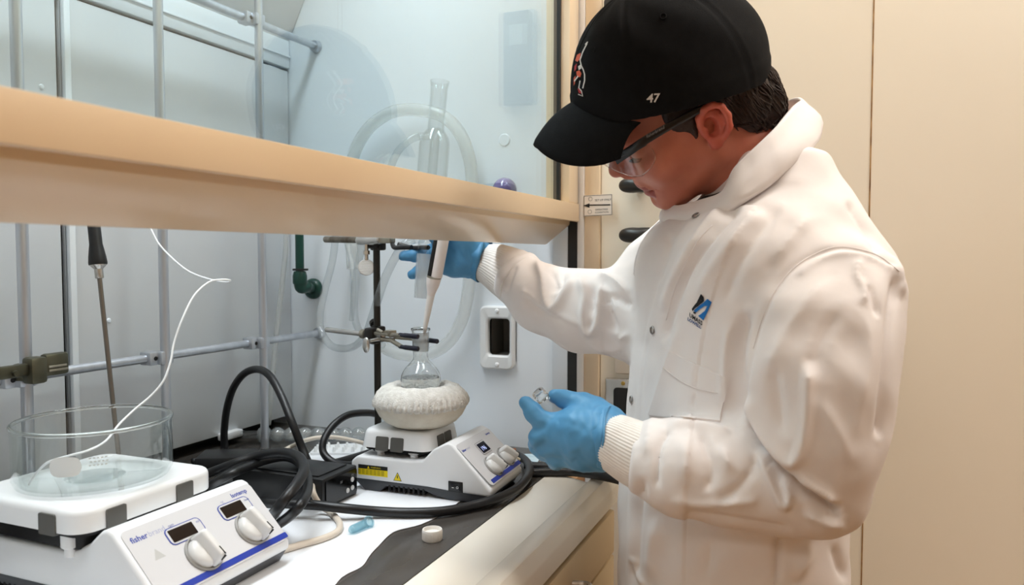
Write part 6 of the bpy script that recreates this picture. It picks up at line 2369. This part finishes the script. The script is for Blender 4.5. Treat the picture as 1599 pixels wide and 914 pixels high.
cA, cB = pd(928, 682, .843), pd(953, 685, .837)
axg = (cB - cA) / np.linalg.norm(cB - cA)
g = Geo()
g.tube(ring_edge(cB - axg * 0.002, axg, 0.0335, 0.001), 0.0014, 8, closed=True)
n_ = 48
rg = [(cA + axg * 0.000, 0.0300), (cA + axg * 0.008, 0.0325), (cB - axg * 0.008, 0.0340), (cB - axg * 0.002, 0.0338)]
V, Fc = [], []
u = np.cross(axg, [0, 0, 1.0])
u /= np.linalg.norm(u)
w = np.cross(u, axg)
for lay in (0.0, -0.0012):
    for (c, r) in rg:
        for k in range(n_):
            a = 2 * math.pi * k / n_
            V.append(c + (u * math.cos(a) + w * math.sin(a)) * (r + lay + 0.0010 * math.sin(5 * a)))
for L_ in range(2):
    for i in range(3):
        for k in range(n_):
            k2 = (k + 1) % n_
            o_ = L_ * 4 * n_
            Fc.append([o_ + i * n_ + k, o_ + i * n_ + k2, o_ + (i + 1) * n_ + k2, o_ + (i + 1) * n_ + k])
g.add(V, Fc)
obj('rolled_cuff', g, M_glove, gl, angle=0)

DR = -0.060
RG = {'palm': [[(748, 405, 1.264, .0270), (735, 402, 1.266, .0275), (718, 400, 1.268, .0240)],
               [(730, 388, 1.262, .020), (706, 386, 1.266, .017), (692, 387, 1.268, .014)],
               [(730, 402, 1.264, .020), (708, 402, 1.268, .018), (690, 405, 1.270, .0145)],
               [(730, 412, 1.262, .018), (710, 414, 1.262, .016), (696, 414, 1.260, .0130)],
               [(738, 390, 1.256, .019), (722, 376, 1.248, .016), (712, 366, 1.240, .0130)]],
      'fingers': [[(692, 387, 1.268, .0130), (668, 394, 1.274, .0112), (648, 399, 1.276, .0102), (630, 400, 1.275, .0080)],
                  [(690, 406, 1.270, .0135), (668, 416, 1.276, .0110), (655, 424, 1.278, .0100), (643, 429, 1.276, .0078)],
                  [(696, 412, 1.260, .0128), (682, 410, 1.250, .0105), (676, 398, 1.236, .0098), (686, 390, 1.222, .0085)],
                  [(700, 392, 1.256, .0120), (686, 382, 1.246, .0100), (680, 372, 1.232, .0092), (690, 366, 1.220, .0080)],
                  [(712, 366, 1.240, .0125), (706, 350, 1.228, .0110), (704, 336, 1.216, .0100), (703, 322, 1.210, .0085)]]}
RG = {k: [[(q[0], q[1], q[2] + DR, q[3]) for q in ch] for ch in v] for k, v in RG.items()}
RGF = [fl_([(712, 380), (720, 398), (735, 415)], 3, -0.001), fl_([(700, 392), (715, 405), (722, 422)], 3, 0.0012), fl_([(728, 380), (732, 400), (728, 424)], 3, -0.0012), fl_([(705, 418), (716, 412), (726, 420)], 3, -0.0012)]
Vg, Qg = glove(RG, 0.014, 0.04, 0.0021, RGF)
gr = obj('glove', (Vg, Qg), M_glove, person, angle=0)
lab(gr, 'blue glove on the far hand, gripping the pipette under the sash rail')
cA, cB = pd(738, 403, 1.206), pd(756, 407, 1.202)
axg = (cB - cA) / np.linalg.norm(cB - cA)
rg = [(cA - axg * 0.004, 0.0265), (cA + axg * 0.006, 0.0305), (cA + axg * 0.014, 0.0330), (cB + axg * 0.000, 0.0345)]
V, Fc = [], []
u = np.cross(axg, [0, 0, 1.0])
u /= np.linalg.norm(u)
w = np.cross(u, axg)
for lay in (0.0, -0.0012):
    for i, (c, r) in enumerate(rg):
        for k in range(n_):
            a = 2 * math.pi * k / n_
            V.append(c + (u * math.cos(a) + w * math.sin(a)) * (r + lay + 0.0016 * math.sin(4 * a) + 0.001 * math.sin(9 * a)) + axg * 0.0022 * math.sin(3 * a + 1) * i / 3)
for L_ in range(2):
    for i in range(3):
        for k in range(n_):
            k2 = (k + 1) % n_
            o_ = L_ * 4 * n_
            Fc.append([o_ + i * n_ + k, o_ + i * n_ + k2, o_ + (i + 1) * n_ + k2, o_ + (i + 1) * n_ + k])
Fc += [[3 * n_ + k, 3 * n_ + (k + 1) % n_, 7 * n_ + (k + 1) % n_, 7 * n_ + k] for k in range(n_)]
obj('flared_cuff', (np.array(V), Fc), M_glove, gr, angle=0)

# ---- trousers and shoes (below the frame)
ls = []
for s in (1, -1):
    h_ = hip + LB * s * 0.068
    ls.append([(np.array([h_[0], h_[1], zpx(1010)]), .076), (np.array([h_[0], h_[1], 0.47]) + FB * 0.015, .068), (np.array([h_[0], h_[1], 0.10]) - FB * 0.015, .062)])


def trs(P):
    d = None
    for ch in ls:
        for (a, ra), (b, rb) in zip(ch[:-1], ch[1:]):
            q = rc(P, a, b, ra, rb)
            d = q if d is None else sm(d, q, 0.03)
    return smax(d, np.maximum(P[:, 2] - zpx(960), 0.045 - P[:, 2]), 0.01)


al = np.array([p for ch in ls for p, _ in ch])
Vt, Qt = implicit(trs, al.min(0) - 0.13, al.max(0) + 0.12, 0.014, 2)
obj('trousers', (Vt, Qt), pm('trousers_navy', (40, 44, 58), 0.85, c2=(34, 38, 50), ns=40, bump=0.2, bs=500), person, angle=0)
for s in (1, -1):
    h_ = hip + LB * s * 0.075
    a = np.array([h_[0], h_[1], 0.0]) - FB * 0.05

    def sh(P):
        d = sm(rc(P, a + UZ * 0.045, a + FB * 0.20 + UZ * 0.030, .045, .038), rc(P, a + UZ * 0.05, a + FB * 0.03 + UZ * 0.09, .042, .042), 0.03)
        return smax(d, 0.004 - P[:, 2], 0.004)
    V, Q = implicit(sh, a + np.array([-.27, -.27, -.01]), a + np.array([.27, .27, .15]), 0.008, 1)
    so = obj('shoe', (V, Q), pm('shoe_black', (26, 26, 28), 0.5), person, angle=0)

# ---- vial held in the near hand
va_, vb_ = pd(839, 612, .872), pd(884, 662, .886)
ax = (vb_ - va_) / np.linalg.norm(vb_ - va_)
LV = np.linalg.norm(vb_ - va_)
vial = empty('glass_vial', vb_)
tag(vial, 'small clear glass vial with a threaded neck held between blue-gloved thumb and finger', 'vial')
pr = [(0.0068, 0.0), (0.0076, 0.0006), (0.0078, 0.0018), (0.0074, 0.0026), (0.0079, 0.0038), (0.0074, 0.0050), (0.0079, 0.0062), (0.0074, 0.0074), (0.0072, 0.0090), (0.0082, 0.0112), (0.0094, 0.0138), (0.0096, 0.0165), (0.0096, LV - 0.001), (0.0090, LV)]
inn = [(0.0084, LV - 0.0016), (0.0084, 0.017), (0.0080, 0.0142), (0.0060, 0.0100), (0.0060, 0.0008)]
obj('body', Geo().lathe(pr[8:] + [(0.0, LV)], va_, ax, seg=36), M_lglass, vial, angle=0)
obj('inner_wall', Geo().lathe([(0.0, LV - 0.002)] + inn[:-1], va_, ax, seg=36), M_lglass, vial, angle=0)
obj('threaded_neck', Geo().lathe(pr[:10] + [(0.0060, 0.0100), (0.0060, 0.0008)], va_, ax, seg=36, closed=True), M_solid, vial, angle=0)

# ---- pipette held in the far hand
tipP, topP = pd(661, 527, 1.171), pd(700, 310, 1.115)
ax = (topP - tipP) / np.linalg.norm(topP - tipP)
LP = np.linalg.norm(topP - tipP)


def ph(y):
    return (527 - y) / (527 - 310) * LP


M_pip = pm('pipette_white', (236, 228, 224), 0.35, c2=(230, 220, 216), ns=20)
pip = empty('pipette', tipP)
tag(pip, 'white hand pipette gripped upright by the far hand with its tip inside the flask neck', 'pipette')
obj('tip', Geo().lathe([(0.0, 0.0), (0.0012, 0.0), (0.0036, ph(508)), (0.0050, ph(480)), (0.0060, ph(456)), (0.0, ph(456))], tipP, ax, seg=24), pm('tip_white', (238, 234, 230), 0.4), pip)
obj('nose_cone', Geo().lathe([(0.0054, ph(462)), (0.0064, ph(455)), (0.0098, ph(443)), (0.0108, ph(434)), (0.0108, ph(431))], tipP, ax, seg=30), M_pip, pip)
obj('seam_ring', Geo().lathe([(0.0110, ph(431)), (0.0110, ph(429)), (0.0, ph(429))], tipP, ax, seg=30), M_cast, pip)
cs = RT - ax * (RT @ ax)
obj('barrel', Geo().tube([tipP + ax * ph(429) + cs * 0.0035, tipP + ax * ph(372) + cs * 0.0035, tipP + ax * ph(315) + cs * 0.0035], [0.0085, 0.0088, 0.0092], 24), M_pip, pip)
obj('ejector', Geo().tube([tipP + ax * ph(430) - cs * 0.0065, tipP + ax * ph(350) - cs * 0.0065], 0.0042, 14), M_black, pip)
obj('plunger', Geo().lathe([(0.004, ph(315)), (0.004, ph(303)), (0.0075, ph(302)), (0.0075, ph(297)), (0.0, ph(296))], tipP + cs * 0.0035, ax, seg=20), M_pip, pip)
